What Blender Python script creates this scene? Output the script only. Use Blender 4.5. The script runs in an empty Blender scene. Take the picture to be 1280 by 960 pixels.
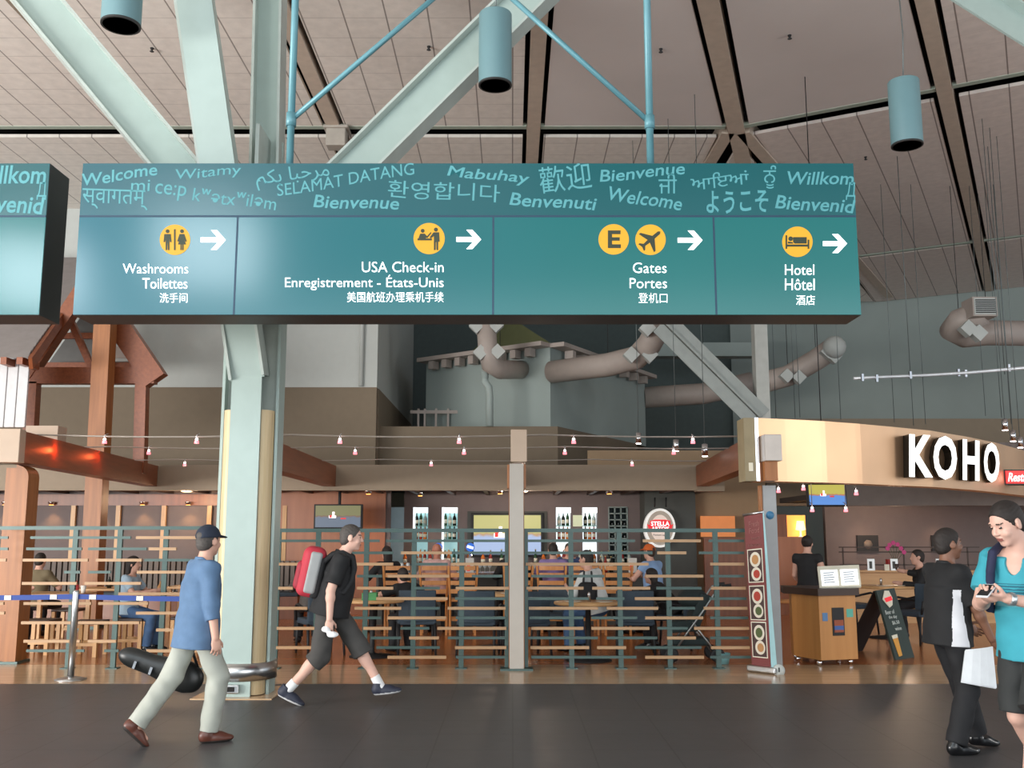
import bpy, bmesh, math, random
import numpy as np
from mathutils import Vector, Matrix, noise
random.seed(7); rng = np.random.RandomState(5)
S = bpy.context.scene
COL = S.collection
# ------------------------------------------------------------------ camera
FPX = 1244.0; PITCH = math.radians(8.6); EYE = 1.6
cam_d = bpy.data.cameras.new('camera'); cam = bpy.data.objects.new('camera', cam_d); COL.objects.link(cam)
cam_d.sensor_width = 36.0; cam_d.lens = FPX/1280*36.0
cam_d.clip_start = .05; cam_d.clip_end = 300
cam.location = (0, 0, EYE); cam.rotation_euler = (math.radians(90)+PITCH, 0, 0)
S.camera = cam
def ray(px, py):
    u = (px-640)/FPX; v = (480-py)/FPX
    return Vector((u, math.cos(PITCH)-v*math.sin(PITCH), math.sin(PITCH)+v*math.cos(PITCH)))
def at(px, py, Y):
    r = ray(px, py); return Vector((0, 0, EYE))+r*(Y/r.y)
def atz(px, py, Z):
    r = ray(px, py); return Vector((0, 0, EYE))+r*((Z-EYE)/r.z)
# ------------------------------------------------------------------ view, world, lights
S.view_settings.view_transform = 'Standard'
try: S.view_settings.look = 'None'
except Exception: pass
S.view_settings.gamma = 1.0; S.view_settings.use_curve_mapping = False
S.view_settings.exposure = 0.0
W = bpy.data.worlds.new('sky_light'); S.world = W; W.use_nodes = True
W.node_tree.nodes['Background'].inputs[0].default_value = (.80, .90, 1.0, 1)
W.node_tree.nodes['Background'].inputs[1].default_value = .95
def area(name, loc, target, sx, sy, power, color):
    d = bpy.data.lights.new(name, 'AREA'); d.shape = 'RECTANGLE'; d.size = sx; d.size_y = sy
    d.energy = power; d.color = color
    o = bpy.data.objects.new(name, d); COL.objects.link(o); o.location = loc
    o.rotation_euler = (Vector(target)-Vector(loc)).to_track_quat('-Z', 'Y').to_euler()
    return o
# daylight through the hall's tall windows behind and left, plus added unseen fill lights
area('window_daylight_back', (1, -9, 4.6), (1, 10, 3.0), 30, 6, 1250, (.86, .95, 1.0))
area('window_daylight_left', (-16, 1, 1.8), (-4, 13, 9.0), 10, 3, 3600, (1.0, .97, .93))
area('ceiling_fill_uplight', (4, -8, 1.2), (1, 14, 9.0), 14, 2.4, 600, (1.0, .97, .93))  # unseen uplight added to brighten the middle of the ceiling
area('window_daylight_glint', (-7.1, -6.5, 8.2), (-2.5, 8, 4.0), 2.4, 1.8, 210, (.80, .93, 1.0))
area('window_daylight_glint_far', (-11.2, -6.5, 7.6), (-3.9, 8, 3.8), 2.2, 1.6, 220, (.80, .93, 1.0))
area('fascia_highlight_fill', (16, 5.5, 4.2), (3.8, 12.3, 2.6), 3, 4, 420, (1., .97, .93))  # unseen light added to put a highlight on the copper fascia
def lamp(name, loc, power, color, r=.08, parent=None):
    d = bpy.data.lights.new(name, 'POINT'); d.energy = power; d.color = color; d.shadow_soft_size = r
    o = bpy.data.objects.new(name, d); COL.objects.link(o); o.location = loc
    if parent: o.parent = parent
    return o
def spot(name, loc, power, color, ang=110, parent=None, blend=.7):
    d = bpy.data.lights.new(name, 'SPOT'); d.energy = power; d.color = color; d.shadow_soft_size = .05
    d.spot_size = math.radians(ang); d.spot_blend = blend
    o = bpy.data.objects.new(name, d); COL.objects.link(o); o.location = loc
    if parent: o.parent = parent
    return o
# ------------------------------------------------------------------ materials
def lin(c):
    return tuple((x/12.92 if x <= .04045 else ((x+.055)/1.055)**2.4) for x in c)
def rgb(r, g, b): return lin((r/255, g/255, b/255))
_M = {}
def mat(name, c, rough=.6, metal=0., emit=None, es=1., var=0., vscale=6., bump=0., bscale=60., spec=.5):
    if name in _M: return _M[name]
    m = bpy.data.materials.new(name); m.use_nodes = True; _M[name] = m
    nt = m.node_tree; b = nt.nodes['Principled BSDF']; c = rgb(*c)
    b.inputs['Base Color'].default_value = (*c, 1); b.inputs['Roughness'].default_value = rough
    b.inputs['Metallic'].default_value = metal; b.inputs['Specular IOR Level'].default_value = spec
    if emit:
        b.inputs['Emission Color'].default_value = (*rgb(*emit), 1); b.inputs['Emission Strength'].default_value = es
    tc = nt.nodes.new('ShaderNodeTexCoord')
    if var or True:
        n = nt.nodes.new('ShaderNodeTexNoise'); n.inputs['Scale'].default_value = vscale; n.inputs['Detail'].default_value = 3
        nt.links.new(tc.outputs['Object'], n.inputs['Vector'])
        v = var or .06
        r = nt.nodes.new('ShaderNodeValToRGB')
        r.color_ramp.elements[0].position = .3; r.color_ramp.elements[1].position = .7
        r.color_ramp.elements[0].color = (*[x*(1-v) for x in c], 1); r.color_ramp.elements[1].color = (*[min(1, x*(1+v)) for x in c], 1)
        nt.links.new(n.outputs['Fac'], r.inputs['Fac']); nt.links.new(r.outputs['Color'], b.inputs['Base Color'])
    if bump:
        n2 = nt.nodes.new('ShaderNodeTexNoise'); n2.inputs['Scale'].default_value = bscale
        nt.links.new(tc.outputs['Object'], n2.inputs['Vector'])
        bp = nt.nodes.new('ShaderNodeBump'); bp.inputs['Strength'].default_value = bump; bp.inputs['Distance'].default_value = .01
        nt.links.new(n2.outputs['Fac'], bp.inputs['Height']); nt.links.new(bp.outputs['Normal'], b.inputs['Normal'])
    return m
def wood(name, c1, c2, rough=.45, axis='Z', scale=3.):
    if name in _M: return _M[name]
    m = mat(name, c1, rough); nt = m.node_tree; b = nt.nodes['Principled BSDF']
    tc = nt.nodes.new('ShaderNodeTexCoord'); mp = nt.nodes.new('ShaderNodeMapping')
    sc = {'X': (.25, 4, 4), 'Y': (4, .25, 4), 'Z': (4, 4, .25)}[axis]
    mp.inputs['Scale'].default_value = [s*scale for s in sc]
    n = nt.nodes.new('ShaderNodeTexNoise'); n.inputs['Scale'].default_value = 3; n.inputs['Detail'].default_value = 6
    r = nt.nodes.new('ShaderNodeValToRGB'); r.color_ramp.elements[0].position = .3; r.color_ramp.elements[1].position = .7
    r.color_ramp.elements[0].color = (*rgb(*c1), 1); r.color_ramp.elements[1].color = (*rgb(*c2), 1)
    nt.links.new(tc.outputs['Object'], mp.inputs['Vector']); nt.links.new(mp.outputs['Vector'], n.inputs['Vector'])
    nt.links.new(n.outputs['Fac'], r.inputs['Fac']); nt.links.new(r.outputs['Color'], b.inputs['Base Color'])
    return m
def tiles(name, c, line, px, py, wx, wy, rough=.6, var=.05, linemix_y=1., ax=(0, 1), bump=0.):
    """base colour c with joint lines every px along the first axis and py along the second."""
    m = mat(name, c, rough); nt = m.node_tree; b = nt.nodes['Principled BSDF']
    tc = nt.nodes.new('ShaderNodeTexCoord'); sp = nt.nodes.new('ShaderNodeSeparateXYZ')
    nt.links.new(tc.outputs['Object'], sp.inputs[0])
    def math_(op, a, v):
        n = nt.nodes.new('ShaderNodeMath'); n.operation = op
        if hasattr(a, 'links'): nt.links.new(a, n.inputs[0])
        else: n.inputs[0].default_value = a
        if hasattr(v, 'links'): nt.links.new(v, n.inputs[1])
        else: n.inputs[1].default_value = v
        return n.outputs[0]
    def ln(o, p, w):
        f = math_('FRACT', math_('DIVIDE', o, p), 0.)
        return math_('LESS_THAN', f, w/p)
    fx = ln(sp.outputs[ax[0]], px, wx); fy = math_('MULTIPLY', ln(sp.outputs[ax[1]], py, wy), linemix_y)
    f = math_('MAXIMUM', fx, fy)
    old = b.inputs['Base Color'].links[0].from_socket
    mx = nt.nodes.new('ShaderNodeMix'); mx.data_type = 'RGBA'
    nt.links.new(f, mx.inputs[0]); nt.links.new(old, mx.inputs[6]); mx.inputs[7].default_value = (*rgb(*line), 1)
    nt.links.new(mx.outputs[2], b.inputs['Base Color'])
    return m
# ------------------------------------------------------------------ mesh builder
class MB:
    def __init__(s): s.v = []; s.f = []; s.sm = []
    def add(s, vs, fs, smooth=False):
        o = len(s.v); s.v += [Vector(v) for v in vs]; s.f += [tuple(i+o for i in f) for f in fs]; s.sm += [smooth]*len(fs); return s
    def box(s, c, size, R=None):
        hx, hy, hz = [q/2 for q in size]; c = Vector(c)
        vs = [Vector((x, y, z)) for x in (-hx, hx) for y in (-hy, hy) for z in (-hz, hz)]
        if R is not None: vs = [R @ v for v in vs]
        return s.add([c+v for v in vs], [(0, 1, 3, 2), (4, 6, 7, 5), (0, 4, 5, 1), (2, 3, 7, 6), (0, 2, 6, 4), (1, 5, 7, 3)])
    def box2(s, a, b):
        a = Vector(a); b = Vector(b); return s.box((a+b)/2, [abs(q) for q in (b-a)])
    def beam(s, a, b, w, h, up=(0, 0, 1)):
        a = Vector(a); b = Vector(b); d = (b-a); L = d.length; d.normalize(); up = Vector(up)
        x = d.cross(up)
        if x.length < 1e-4: x = d.cross(Vector((0, 1, 0)))
        x.normalize(); y = x.cross(d)
        R = Matrix((x, d, y)).transposed()
        return s.box((a+b)/2, (w, L, h), R)
    def ring(s, c, x, y, r, n): return [c+x*(r*math.cos(2*math.pi*i/n))+y*(r*math.sin(2*math.pi*i/n)) for i in range(n)]
    def tube(s, path, r, n=10, cap=True):
        path = [Vector(p) for p in path]; rr = r if isinstance(r, (list, tuple)) else [r]*len(path)
        vs = []; prev = None
        for i, p in enumerate(path):
            d = (path[min(i+1, len(path)-1)]-path[max(i-1, 0)]).normalized()
            if prev is None:
                x = d.cross(Vector((0, 0, 1)))
                if x.length < 1e-3: x = d.cross(Vector((0, 1, 0)))
            else:
                x = prev-d*prev.dot(d)
            x.normalize(); y = d.cross(x); prev = x
            vs += s.ring(p, x, y, rr[i], n)
        fs = []
        for i in range(len(path)-1):
            for k in range(n):
                a = i*n+k; b = i*n+(k+1) % n; fs.append((a, b, b+n, a+n))
        s.add(vs, fs, True)
        if cap:
            o = len(s.v)-len(vs)
            s.f += [tuple(range(o+n-1, o-1, -1)), tuple(o+len(vs)-n+k for k in range(n))]; s.sm += [False, False]
        return s
    def lathe(s, c, prof, n=24, axis='Z', smooth=True):
        c = Vector(c); vs = []
        for r, h in prof:
            for i in range(n):
                a = 2*math.pi*i/n; q = (r*math.cos(a), r*math.sin(a), h)
                if axis == 'Y': q = (q[0], q[2], q[1])
                if axis == 'X': q = (q[2], q[0], q[1])
                vs.append(c+Vector(q))
        fs = []
        for j in range(len(prof)-1):
            for i in range(n):
                a = j*n+i; b = j*n+(i+1) % n; fs.append((a, b, b+n, a+n))
        s.add(vs, fs, smooth); o = len(s.v)-len(vs)
        if prof[0][0] > 1e-5: s.f.append(tuple(range(o+n-1, o-1, -1))); s.sm.append(False)
        if prof[-1][0] > 1e-5: s.f.append(tuple(o+len(vs)-n+k for k in range(n))); s.sm.append(False)
        return s
    def prism(s, pts, ext):
        pts = [Vector(p) for p in pts]; e = Vector(ext); n = len(pts)
        vs = pts+[p+e for p in pts]
        fs = [tuple(range(n-1, -1, -1)), tuple(range(n, 2*n))]+[(i, (i+1) % n, n+(i+1) % n, n+i) for i in range(n)]
        return s.add(vs, fs)
    def ball(s, c, r, n=12, sc=(1, 1, 1)):
        prof = [(math.sin(math.pi*j/8), -math.cos(math.pi*j/8)) for j in range(9)]
        c = Vector(c); vs = []
        for q, h in prof:
            for i in range(n):
                a = 2*math.pi*i/n; vs.append(c+Vector((q*math.cos(a)*sc[0], q*math.sin(a)*sc[1], h*sc[2]))*r)
        fs = [(j*n+i, j*n+(i+1) % n, (j+1)*n+(i+1) % n, (j+1)*n+i) for j in range(8) for i in range(n)]
        return s.add(vs, fs, True)
    def sheet(s, rows, thick):
        """grid of points (rows of equal length) given thickness along the face normal."""
        m = len(rows); n = len(rows[0]); P = [[Vector(p) for p in r] for r in rows]; t = Vector(thick)
        vs = [p for r in P for p in r]+[p+t for r in P for p in r]; k = m*n; fs = []
        for i in range(m-1):
            for j in range(n-1):
                a = i*n+j; fs.append((a, a+1, a+n+1, a+n)); fs.append((k+a, k+a+n, k+a+n+1, k+a+1))
        b = [(0, j) for j in range(n)]+[(i, n-1) for i in range(1, m)]+[(m-1, j) for j in range(n-2, -1, -1)]+[(i, 0) for i in range(m-2, 0, -1)]
        idx = [i*n+j for i, j in b]
        for q in range(len(idx)):
            a = idx[q]; c2 = idx[(q+1) % len(idx)]; fs.append((a, k+a, k+c2, c2))
        return s.add(vs, fs)
    def mesh(s, name, off):
        me = bpy.data.meshes.new(name); me.from_pydata([tuple(v-off) for v in s.v], [], s.f); me.update()
        bm = bmesh.new(); bm.from_mesh(me); bmesh.ops.recalc_face_normals(bm, faces=bm.faces); bm.to_mesh(me); bm.free()
        for p, q in zip(me.polygons, s.sm): p.use_smooth = q
        return me
    def build(s, name, m, parent=None, bevel=0., local=False, kind=None):
        off = Vector((0, 0, 0)) if (parent is None or local) else world_loc(parent)
        me = s.mesh(name, off); me.materials.append(m)
        o = bpy.data.objects.new(name, me); COL.objects.link(o)
        if parent is not None: o.parent = parent
        if bevel:
            b = o.modifiers.new('edge', 'BEVEL'); b.width = bevel; b.segments = 2; b.limit_method = 'ANGLE'
        if kind: o['kind'] = kind
        return o
def world_loc(o):
    v = Vector(o.location); p = o.parent
    while p is not None: v = v+Vector(p.location); p = p.parent
    return v
def thing(name, label, cat, loc=(0, 0, 0), rz=0., group=None):
    o = bpy.data.objects.new(name, None); COL.objects.link(o); o.empty_display_size = .1
    o.location = loc; o.rotation_euler = (0, 0, rz); o['label'] = label; o['category'] = cat
    if group: o['group'] = group
    return o
def tag(o, label, cat, group=None):
    o['label'] = label; o['category'] = cat
    if group: o['group'] = group
    return o
def single(name, mb, m, label, cat, group=None, bevel=0., base=None):
    """a thing that is one mesh; its origin sits at base."""
    o = mb.build(name, m, None, bevel)
    if base is None:
        xs = [v.co for v in o.data.vertices]; base = Vector((sum(v.x for v in xs)/len(xs), sum(v.y for v in xs)/len(xs), min(v.z for v in xs)))
    base = Vector(base); o.data.transform(Matrix.Translation(-base)); o.location = base
    return tag(o, label, cat, group)
def struct(name, mb, m, parent=None, bevel=0.):
    o = mb.build(name, m, parent, bevel)
    if parent is None: o['kind'] = 'structure'
    return o
def dup(root, loc, rz, label, group=None):
    r = root.copy(); COL.objects.link(r); r.location = loc; r.rotation_euler = (0, 0, rz); r['label'] = label
    if group: r['group'] = group
    for ch in list(root.children):
        c = ch.copy(); COL.objects.link(c); c.parent = r
        for g in list(ch.children):
            d = g.copy(); COL.objects.link(d); d.parent = c
    return r
# ------------------------------------------------------------------ lettering
def text_mesh(body, bold=0., shear=0., depth=.004):
    cu = bpy.data.curves.new('lettering', 'FONT'); cu.body = body; cu.size = 1; cu.offset = bold; cu.shear = shear
    cu.extrude = 0; cu.resolution_u = 3
    o = bpy.data.objects.new('lettering', cu); COL.objects.link(o)
    dg = bpy.context.evaluated_depsgraph_get(); dg.update()
    me = bpy.data.meshes.new_from_object(o.evaluated_get(dg))
    bpy.data.objects.remove(o)
    vs = np.array([v.co[:] for v in me.vertices]); fs = [tuple(p.vertices) for p in me.polygons]
    bpy.data.meshes.remove(me)
    return vs, fs
def text_mb(mb, body, x0, y0, x1, y1, frame, bold=0., shear=0., rot=0., thick=.004, wave=0., clip=None):
    """fit body into the rectangle (x0,y0)-(x1,y1) of frame(u,v) -> world; v grows downwards."""
    vs, fs = text_mesh(body, bold, shear)
    if len(vs) == 0: return
    lo = vs.min(0); hi = vs.max(0)
    cx, cy = (x0+x1)/2, (y0+y1)/2; ca, sa = math.cos(math.radians(rot)), math.sin(math.radians(rot))
    out = []
    for p in vs:
        u = ((p[0]-lo[0])/(hi[0]-lo[0])-.5)*(x1-x0); v = (.5-(p[1]-lo[1])/(hi[1]-lo[1]))*(y1-y0)
        if wave: v += wave*math.sin((u/(x1-x0)+.5)*2*math.pi)
        uu = cx+u*ca+v*sa; vv = cy-u*sa+v*ca
        if clip: uu = min(uu, clip)
        out.append((uu, vv))
    n = len(out)
    a = [frame(u, v, 0.) for u, v in out]; b = [frame(u, v, thick) for u, v in out]
    mb.add(a+b, [tuple(f) for f in fs]+[tuple(i+n for i in f)[::-1] for f in fs])
    # sides: boundary edges
    cnt = {}
    for f in fs:
        for i in range(len(f)):
            e = (f[i], f[(i+1) % len(f)]); cnt[e] = cnt.get(e, 0)+1
    o = len(mb.v)-2*n
    for e in cnt:
        if (e[1], e[0]) not in cnt:
            mb.f.append((o+e[0], o+e[1], o+n+e[1], o+n+e[0])); mb.sm.append(False)
# ------------------------------------------------------------------ figures: signed distances blended into one skin
def surface_nets(F, org, h):
    I = F < 0; nx, ny, nz = F.shape
    cor = [(i, j, k) for i in (0, 1) for j in (0, 1) for k in (0, 1)]
    def sub(A, c): return A[c[0]:nx-1+c[0], c[1]:ny-1+c[1], c[2]:nz-1+c[2]]
    s = np.zeros((nx-1, ny-1, nz-1), np.int8)
    for c in cor: s += sub(I, c)
    ci, cj, ck = np.nonzero((s > 0) & (s < 8)); n = len(ci)
    idx = -np.ones(s.shape, np.int32); idx[ci, cj, ck] = np.arange(n)
    acc = np.zeros((n, 3)); cnt = np.zeros(n)
    for a in cor:
        for ax in range(3):
            if a[ax]: continue
            b = list(a); b[ax] = 1
            fa = F[ci+a[0], cj+a[1], ck+a[2]]; fb = F[ci+b[0], cj+b[1], ck+b[2]]
            x = (fa < 0) != (fb < 0); d = np.where(x, fa-fb, 1.); t = np.where(x, fa/d, 0.)
            for q in range(3):
                acc[:, q] += np.where(x, a[q]+(t if q == ax else 0.), 0.)
            cnt += x
    V = acc/cnt[:, None]+np.stack([ci, cj, ck], 1); V = V*h+np.array(org)
    Q = []
    for ax in range(3):
        sl0 = [slice(1, -1)]*3; sl1 = [slice(1, -1)]*3
        sl0[ax] = slice(0, -1); sl1[ax] = slice(1, None)
        A = I[tuple(sl0)]; B = I[tuple(sl1)]; e = np.nonzero(A != B)
        p = [np.array(q) for q in e]
        for q in range(3):
            if q != ax: p[q] = p[q]+1
        o1, o2 = [q for q in range(3) if q != ax]
        def cell(d1, d2):
            r = [p[0], p[1], p[2]]; r = list(r); r[o1] = r[o1]-d1; r[o2] = r[o2]-d2
            return idx[r[0], r[1], r[2]]
        q4 = np.stack([cell(1, 1), cell(0, 1), cell(0, 0), cell(1, 0)], 1)
        fl = A[e] if ax != 1 else ~A[e]
        q4 = np.where(fl[:, None], q4, q4[:, ::-1]); Q.append(q4)
    Q = np.concatenate(Q); Q = Q[(Q >= 0).all(1)]
    return V, Q
def nrm(v): return v/np.linalg.norm(v)
A3 = lambda *v: np.array(v if len(v) > 1 else v[0], float)
class Sdf:
    def __init__(s): s.p = []
    def _a(s, fn, lo, hi, k, op): s.p.append((fn, np.array(lo), np.array(hi), k, op)); return s
    def rc(s, a, b, r1, r2, k=.02, op='u', capa=False, capb=False):
        a = A3(a); b = A3(b); ab = b-a; L2 = ab@ab; ax = ab/math.sqrt(L2)
        def fn(P):
            t = np.clip(((P-a)@ab)/L2, 0, 1); d = np.linalg.norm(P-a-t[..., None]*ab, axis=-1)-(r1+(r2-r1)*t)
            if capb: d = np.maximum(d, (P-b)@ax)
            if capa: d = np.maximum(d, (a-P)@ax)
            return d
        R = max(r1, r2); return s._a(fn, np.minimum(a, b)-R, np.maximum(a, b)+R, k, op)
    def el(s, c, r, R=None, k=.02, op='u'):
        c = A3(c); r = A3(r); M = np.eye(3) if R is None else np.array(R)   # rows = axes
        def fn(P):
            q = (P-c)@M.T; k0 = np.linalg.norm(q/r, axis=-1); k1 = np.linalg.norm(q/(r*r), axis=-1)
            return k0*(k0-1)/np.maximum(k1, 1e-6)
        m = max(r); return s._a(fn, c-m, c+m, k, op)
    def ecyl(s, a, b, R, ra, rb, k=.02, op='u', capa=True, capb=False):
        """elliptic tube from a to b; R rows right, forward; ra, rb = (rx, ry)."""
        a = A3(a); b = A3(b); ab = b-a; L2 = ab@ab; ax = ab/math.sqrt(L2); R = np.array(R)
        def fn(P):
            t = np.clip(((P-a)@ab)/L2, 0, 1); q = P-a-t[..., None]*ab
            rx = ra[0]+(rb[0]-ra[0])*t; ry = ra[1]+(rb[1]-ra[1])*t
            d = (np.sqrt(((q@R[0])/rx)**2+((q@R[1])/ry)**2+((q@ax)/.12)**2*0+1e-9)-1)*np.minimum(rx, ry)
            if capa: d = np.maximum(d, (a-P)@ax)
            else: d = np.maximum(d, (a-P)@ax-.04)
            if capb: d = np.maximum(d, (P-b)@ax)
            else: d = np.maximum(d, (P-b)@ax-.03)
            return d
        m = max(*ra, *rb)+.02; return s._a(fn, np.minimum(a, b)-m, np.maximum(a, b)+m, k, op)
    def bx(s, c, half, R=None, r=.01, k=.01, op='u'):
        c = A3(c); hf = A3(half)-r; M = np.eye(3) if R is None else np.array(R)
        def fn(P):
            q = np.abs((P-c)@M.T)-hf
            return np.linalg.norm(np.maximum(q, 0), axis=-1)+np.minimum(q.max(-1), 0)-r
        m = np.linalg.norm(half); return s._a(fn, c-m, c+m, k, op)
    def cut(s, p, n, lo=None, hi=None):
        """remove what lies on the n side of the plane through p (optionally only inside lo-hi)."""
        p = A3(p); n = nrm(A3(n))
        s.p.append((lambda P: (P-p)@n, A3(lo) if lo is not None else np.full(3, -9.), A3(hi) if hi is not None else np.full(3, 9.), 0, 'c')); return s
    def mesh(s, h, disp=None):
        us = [q for q in s.p if q[4] == 'u']
        lo = np.min([q[1] for q in us], 0)-3*h-.02; hi = np.max([q[2] for q in us], 0)+3*h+.02
        n = np.ceil((hi-lo)/h).astype(int)+1
        F = np.full(n, .5, np.float32); g = [lo[i]+h*np.arange(n[i]) for i in range(3)]
        for fn, a, b, k, op in s.p:
            m = k+3*h+.02
            i0 = np.clip(np.floor((a-m-lo)/h).astype(int), 0, n); i1 = np.clip(np.ceil((b+m-lo)/h).astype(int)+1, 0, n)
            if op == 'c': i0 = np.clip(np.floor((a-lo)/h).astype(int), 0, n); i1 = np.clip(np.ceil((b-lo)/h).astype(int), 0, n)
            if (i1 <= i0).any(): continue
            sl = tuple(slice(i0[q], i1[q]) for q in range(3))
            P = np.stack(np.meshgrid(*[g[q][sl[q]] for q in range(3)], indexing='ij'), -1)
            d = fn(P); f = F[sl]
            if op == 'c': F[sl] = np.maximum(f, d); continue
            if op == 's': d = -d; hh = np.clip(.5-.5*(f-d)/max(k, 1e-4), 0, 1); F[sl] = f*(1-hh)+d*hh+k*hh*(1-hh); continue
            hh = np.clip(.5+.5*(f-d)/max(k, 1e-4), 0, 1); F[sl] = f*(1-hh)+d*hh-k*hh*(1-hh)
        V, Q = surface_nets(F, lo, h)
        if disp:
            amp, fr = disp
            V = V+amp*np.stack([np.sin(V[:, 2]*fr*1.3+V[:, 1]*fr*.9+1.)*np.sin(V[:, 0]*fr*.7+V[:, 2]*fr*.35),
                                np.sin(V[:, 2]*fr*1.1+V[:, 0]*fr*1.0+2.)*np.sin(V[:, 1]*fr*.8+.5), np.zeros(len(V))], 1)
        return V, Q
    def build(s, name, m, parent, h=.008, disp=None, extra=None, smooth_it=1):
        V, Q = s.mesh(h, disp)
        me = bpy.data.meshes.new(name); me.from_pydata(V.tolist(), [], Q.tolist()); me.update()
        bm = bmesh.new(); bm.from_mesh(me)
        for _ in range(smooth_it): bmesh.ops.smooth_vert(bm, verts=bm.verts, factor=.4, use_axis_x=True, use_axis_y=True, use_axis_z=True)
        bmesh.ops.recalc_face_normals(bm, faces=bm.faces); bm.to_mesh(me); bm.free()
        me.materials.append(m)
        me.polygons.foreach_set('use_smooth', np.ones(len(me.polygons), bool))
        if extra:
            cen = np.array([p.center[:] for p in me.polygons]); mi = np.zeros(len(cen), int)
            for em, fn in extra:
                me.materials.append(em); mi[fn(cen)] = len(me.materials)-1
            me.polygons.foreach_set('material_index', mi)
        o = bpy.data.objects.new(name, me); COL.objects.link(o); o.parent = parent
        return o
def ik(a, t, l1, l2, hint):
    a = A3(a); t = A3(t); d = t-a; L = np.linalg.norm(d); L2 = min(L, (l1+l2)*.999); d = d/L; t = a+d*L2
    x = (l1*l1-l2*l2+L2*L2)/(2*L2); y = math.sqrt(max(l1*l1-x*x, 0)); h = A3(hint); h = h-d*(h@d); h = nrm(h)
    return a+d*x+h*y, t
def rotv(axis, ang):
    return np.array(Matrix.Rotation(ang, 3, Vector(axis)))
class Fig:
    """a person, facing +Y in its own frame, built from joints; s scales a 1.75 m adult."""
    def __init__(s, root, h=1.75, pelvis=(0, 0, .93), lean=(0, .03, 1), twist=0., head_yaw=0., head_pitch=0., head_roll=0.,
                 hand_l=None, hand_r=None, elbow_l=(-.5, -1, -.1), elbow_r=(.5, -1, -.1), foot_l=None, foot_r=None,
                 toe_l=(0, 1, 0), toe_r=(0, 1, 0), knee_l=(0, 1, .05), knee_r=(0, 1, .05), girth=1., hip_yaw=0., neck_fwd=.02,
                 hdir_l=None, hdir_r=None, palm_l=None, palm_r=None, curl_l=.45, curl_r=.45):
        k = s.k = h/1.75; s.root = root; s.g = girth
        s.P = A3(pelvis)*k; s.U = nrm(A3(lean)); r0 = rotv((0, 0, 1), twist)@A3(1, 0, 0)
        s.F = nrm(np.cross(s.U, r0)); s.R = np.cross(s.F, s.U); s.hr = rotv((0, 0, 1), hip_yaw)@A3(1, 0, 0)
        s.hf = np.cross(A3(0, 0, 1), s.hr)
        U, F_, R_ = s.U, s.F, s.R; P = s.P
        s.NB = P+U*.50*k; s.shl = P+U*.455*k-R_*.172*k; s.shr = P+U*.455*k+R_*.172*k
        s.hl = P-s.hr*.09*k; s.hrr = P+s.hr*.09*k
        hm = rotv((0, 0, 1), head_yaw); fw = hm@F_
        fw = nrm(fw-A3(0, 0, fw[2])*.6); hr = nrm(np.cross(fw, A3(0, 0, 1))); fw = np.cross(A3(0, 0, 1), hr)
        Rp = rotv(hr, head_pitch); fw = Rp@fw; hu = np.cross(hr, fw)
        Rr = rotv(fw, head_roll); hr = Rr@hr; hu = Rr@hu
        s.HR, s.HF, s.HU = hr, fw, hu
        s.HC = s.NB+U*.075*k+F_*neck_fwd*k+hu*.105*k+fw*.012*k
        al, af = .285*k, .255*k
        dl = P+U*.02*k-R_*.24*k+F_*.06*k; dr = P+U*.02*k+R_*.24*k+F_*.06*k
        s.el_, s.wl = ik(s.shl, A3(hand_l)*k if hand_l is not None else dl, al, af, R_*elbow_l[0]+F_*elbow_l[1]+U*elbow_l[2])
        s.er_, s.wr = ik(s.shr, A3(hand_r)*k if hand_r is not None else dr, al, af, R_*elbow_r[0]+F_*elbow_r[1]+U*elbow_r[2])
        fl = A3(foot_l)*k if foot_l is not None else s.hl*A3(1, 1, 0)+A3(-.02*k, 0, .085*k)
        fr = A3(foot_r)*k if foot_r is not None else s.hrr*A3(1, 1, 0)+A3(.02*k, 0, .085*k)
        s.kl, s.al = ik(s.hl, fl, .43*k, .42*k, knee_l); s.kr, s.ar = ik(s.hrr, fr, .43*k, .42*k, knee_r)
        s.tl = nrm(A3(toe_l)); s.tr = nrm(A3(toe_r))
        s.hd = {'l': nrm(A3(hdir_l)) if hdir_l is not None else nrm(s.wl-s.el_), 'r': nrm(A3(hdir_r)) if hdir_r is not None else nrm(s.wr-s.er_)}
        s.hp = {'l': palm_l, 'r': palm_r}; s.curl = {'l': curl_l, 'r': curl_r}
    def limbs(s):
        return {'l': (s.shl, s.el_, s.wl), 'r': (s.shr, s.er_, s.wr)}, {'l': (s.hl, s.kl, s.al), 'r': (s.hrr, s.kr, s.ar)}
    def hand(s, b, sd, fine):
        k = s.k; w = s.wl if sd == 'l' else s.wr; d = s.hd[sd]
        n = s.hp[sd]; n = A3(n) if n is not None else (s.R if sd == 'l' else -s.R)
        n = nrm(n-d*(n@d)); t = np.cross(n, d)*(1 if sd == 'l' else -1)
        # thumb side: forward when the arm hangs with the palm inwards
        M = np.array([t, n, d])
        b.el(w+d*.05*k, (.040*k, .016*k, .055*k), M, k=.012)
        if not fine:
            b.el(w+d*.11*k+n*.014*k, (.034*k, .014*k, .05*k), M, k=.01); return
        c = s.curl[sd]
        for i, L in enumerate((.070, .078, .072, .056)):
            p = w+d*(.088-.004*abs(i-1))*k+t*(.030-.0205*i)*k; dd = nrm(d+t*(.10-.07*i)); ang = c*(1+.12*i)
            for j, (fr, r1, r2) in enumerate(((.45, .0090, .0084), (.31, .0084, .0077), (.24, .0077, .0066))):
                q = math.cos(ang)*dd+math.sin(ang)*n; e = p+q*L*fr*k
                b.rc(p, e, r1*k, r2*k, k=.003); p = e; ang += c*.9
        p = w+d*.022*k+t*.030*k+n*.006*k; q = nrm(d*.7+t*.62+n*.35*(1+c)); e = p+q*.045*k
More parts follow.
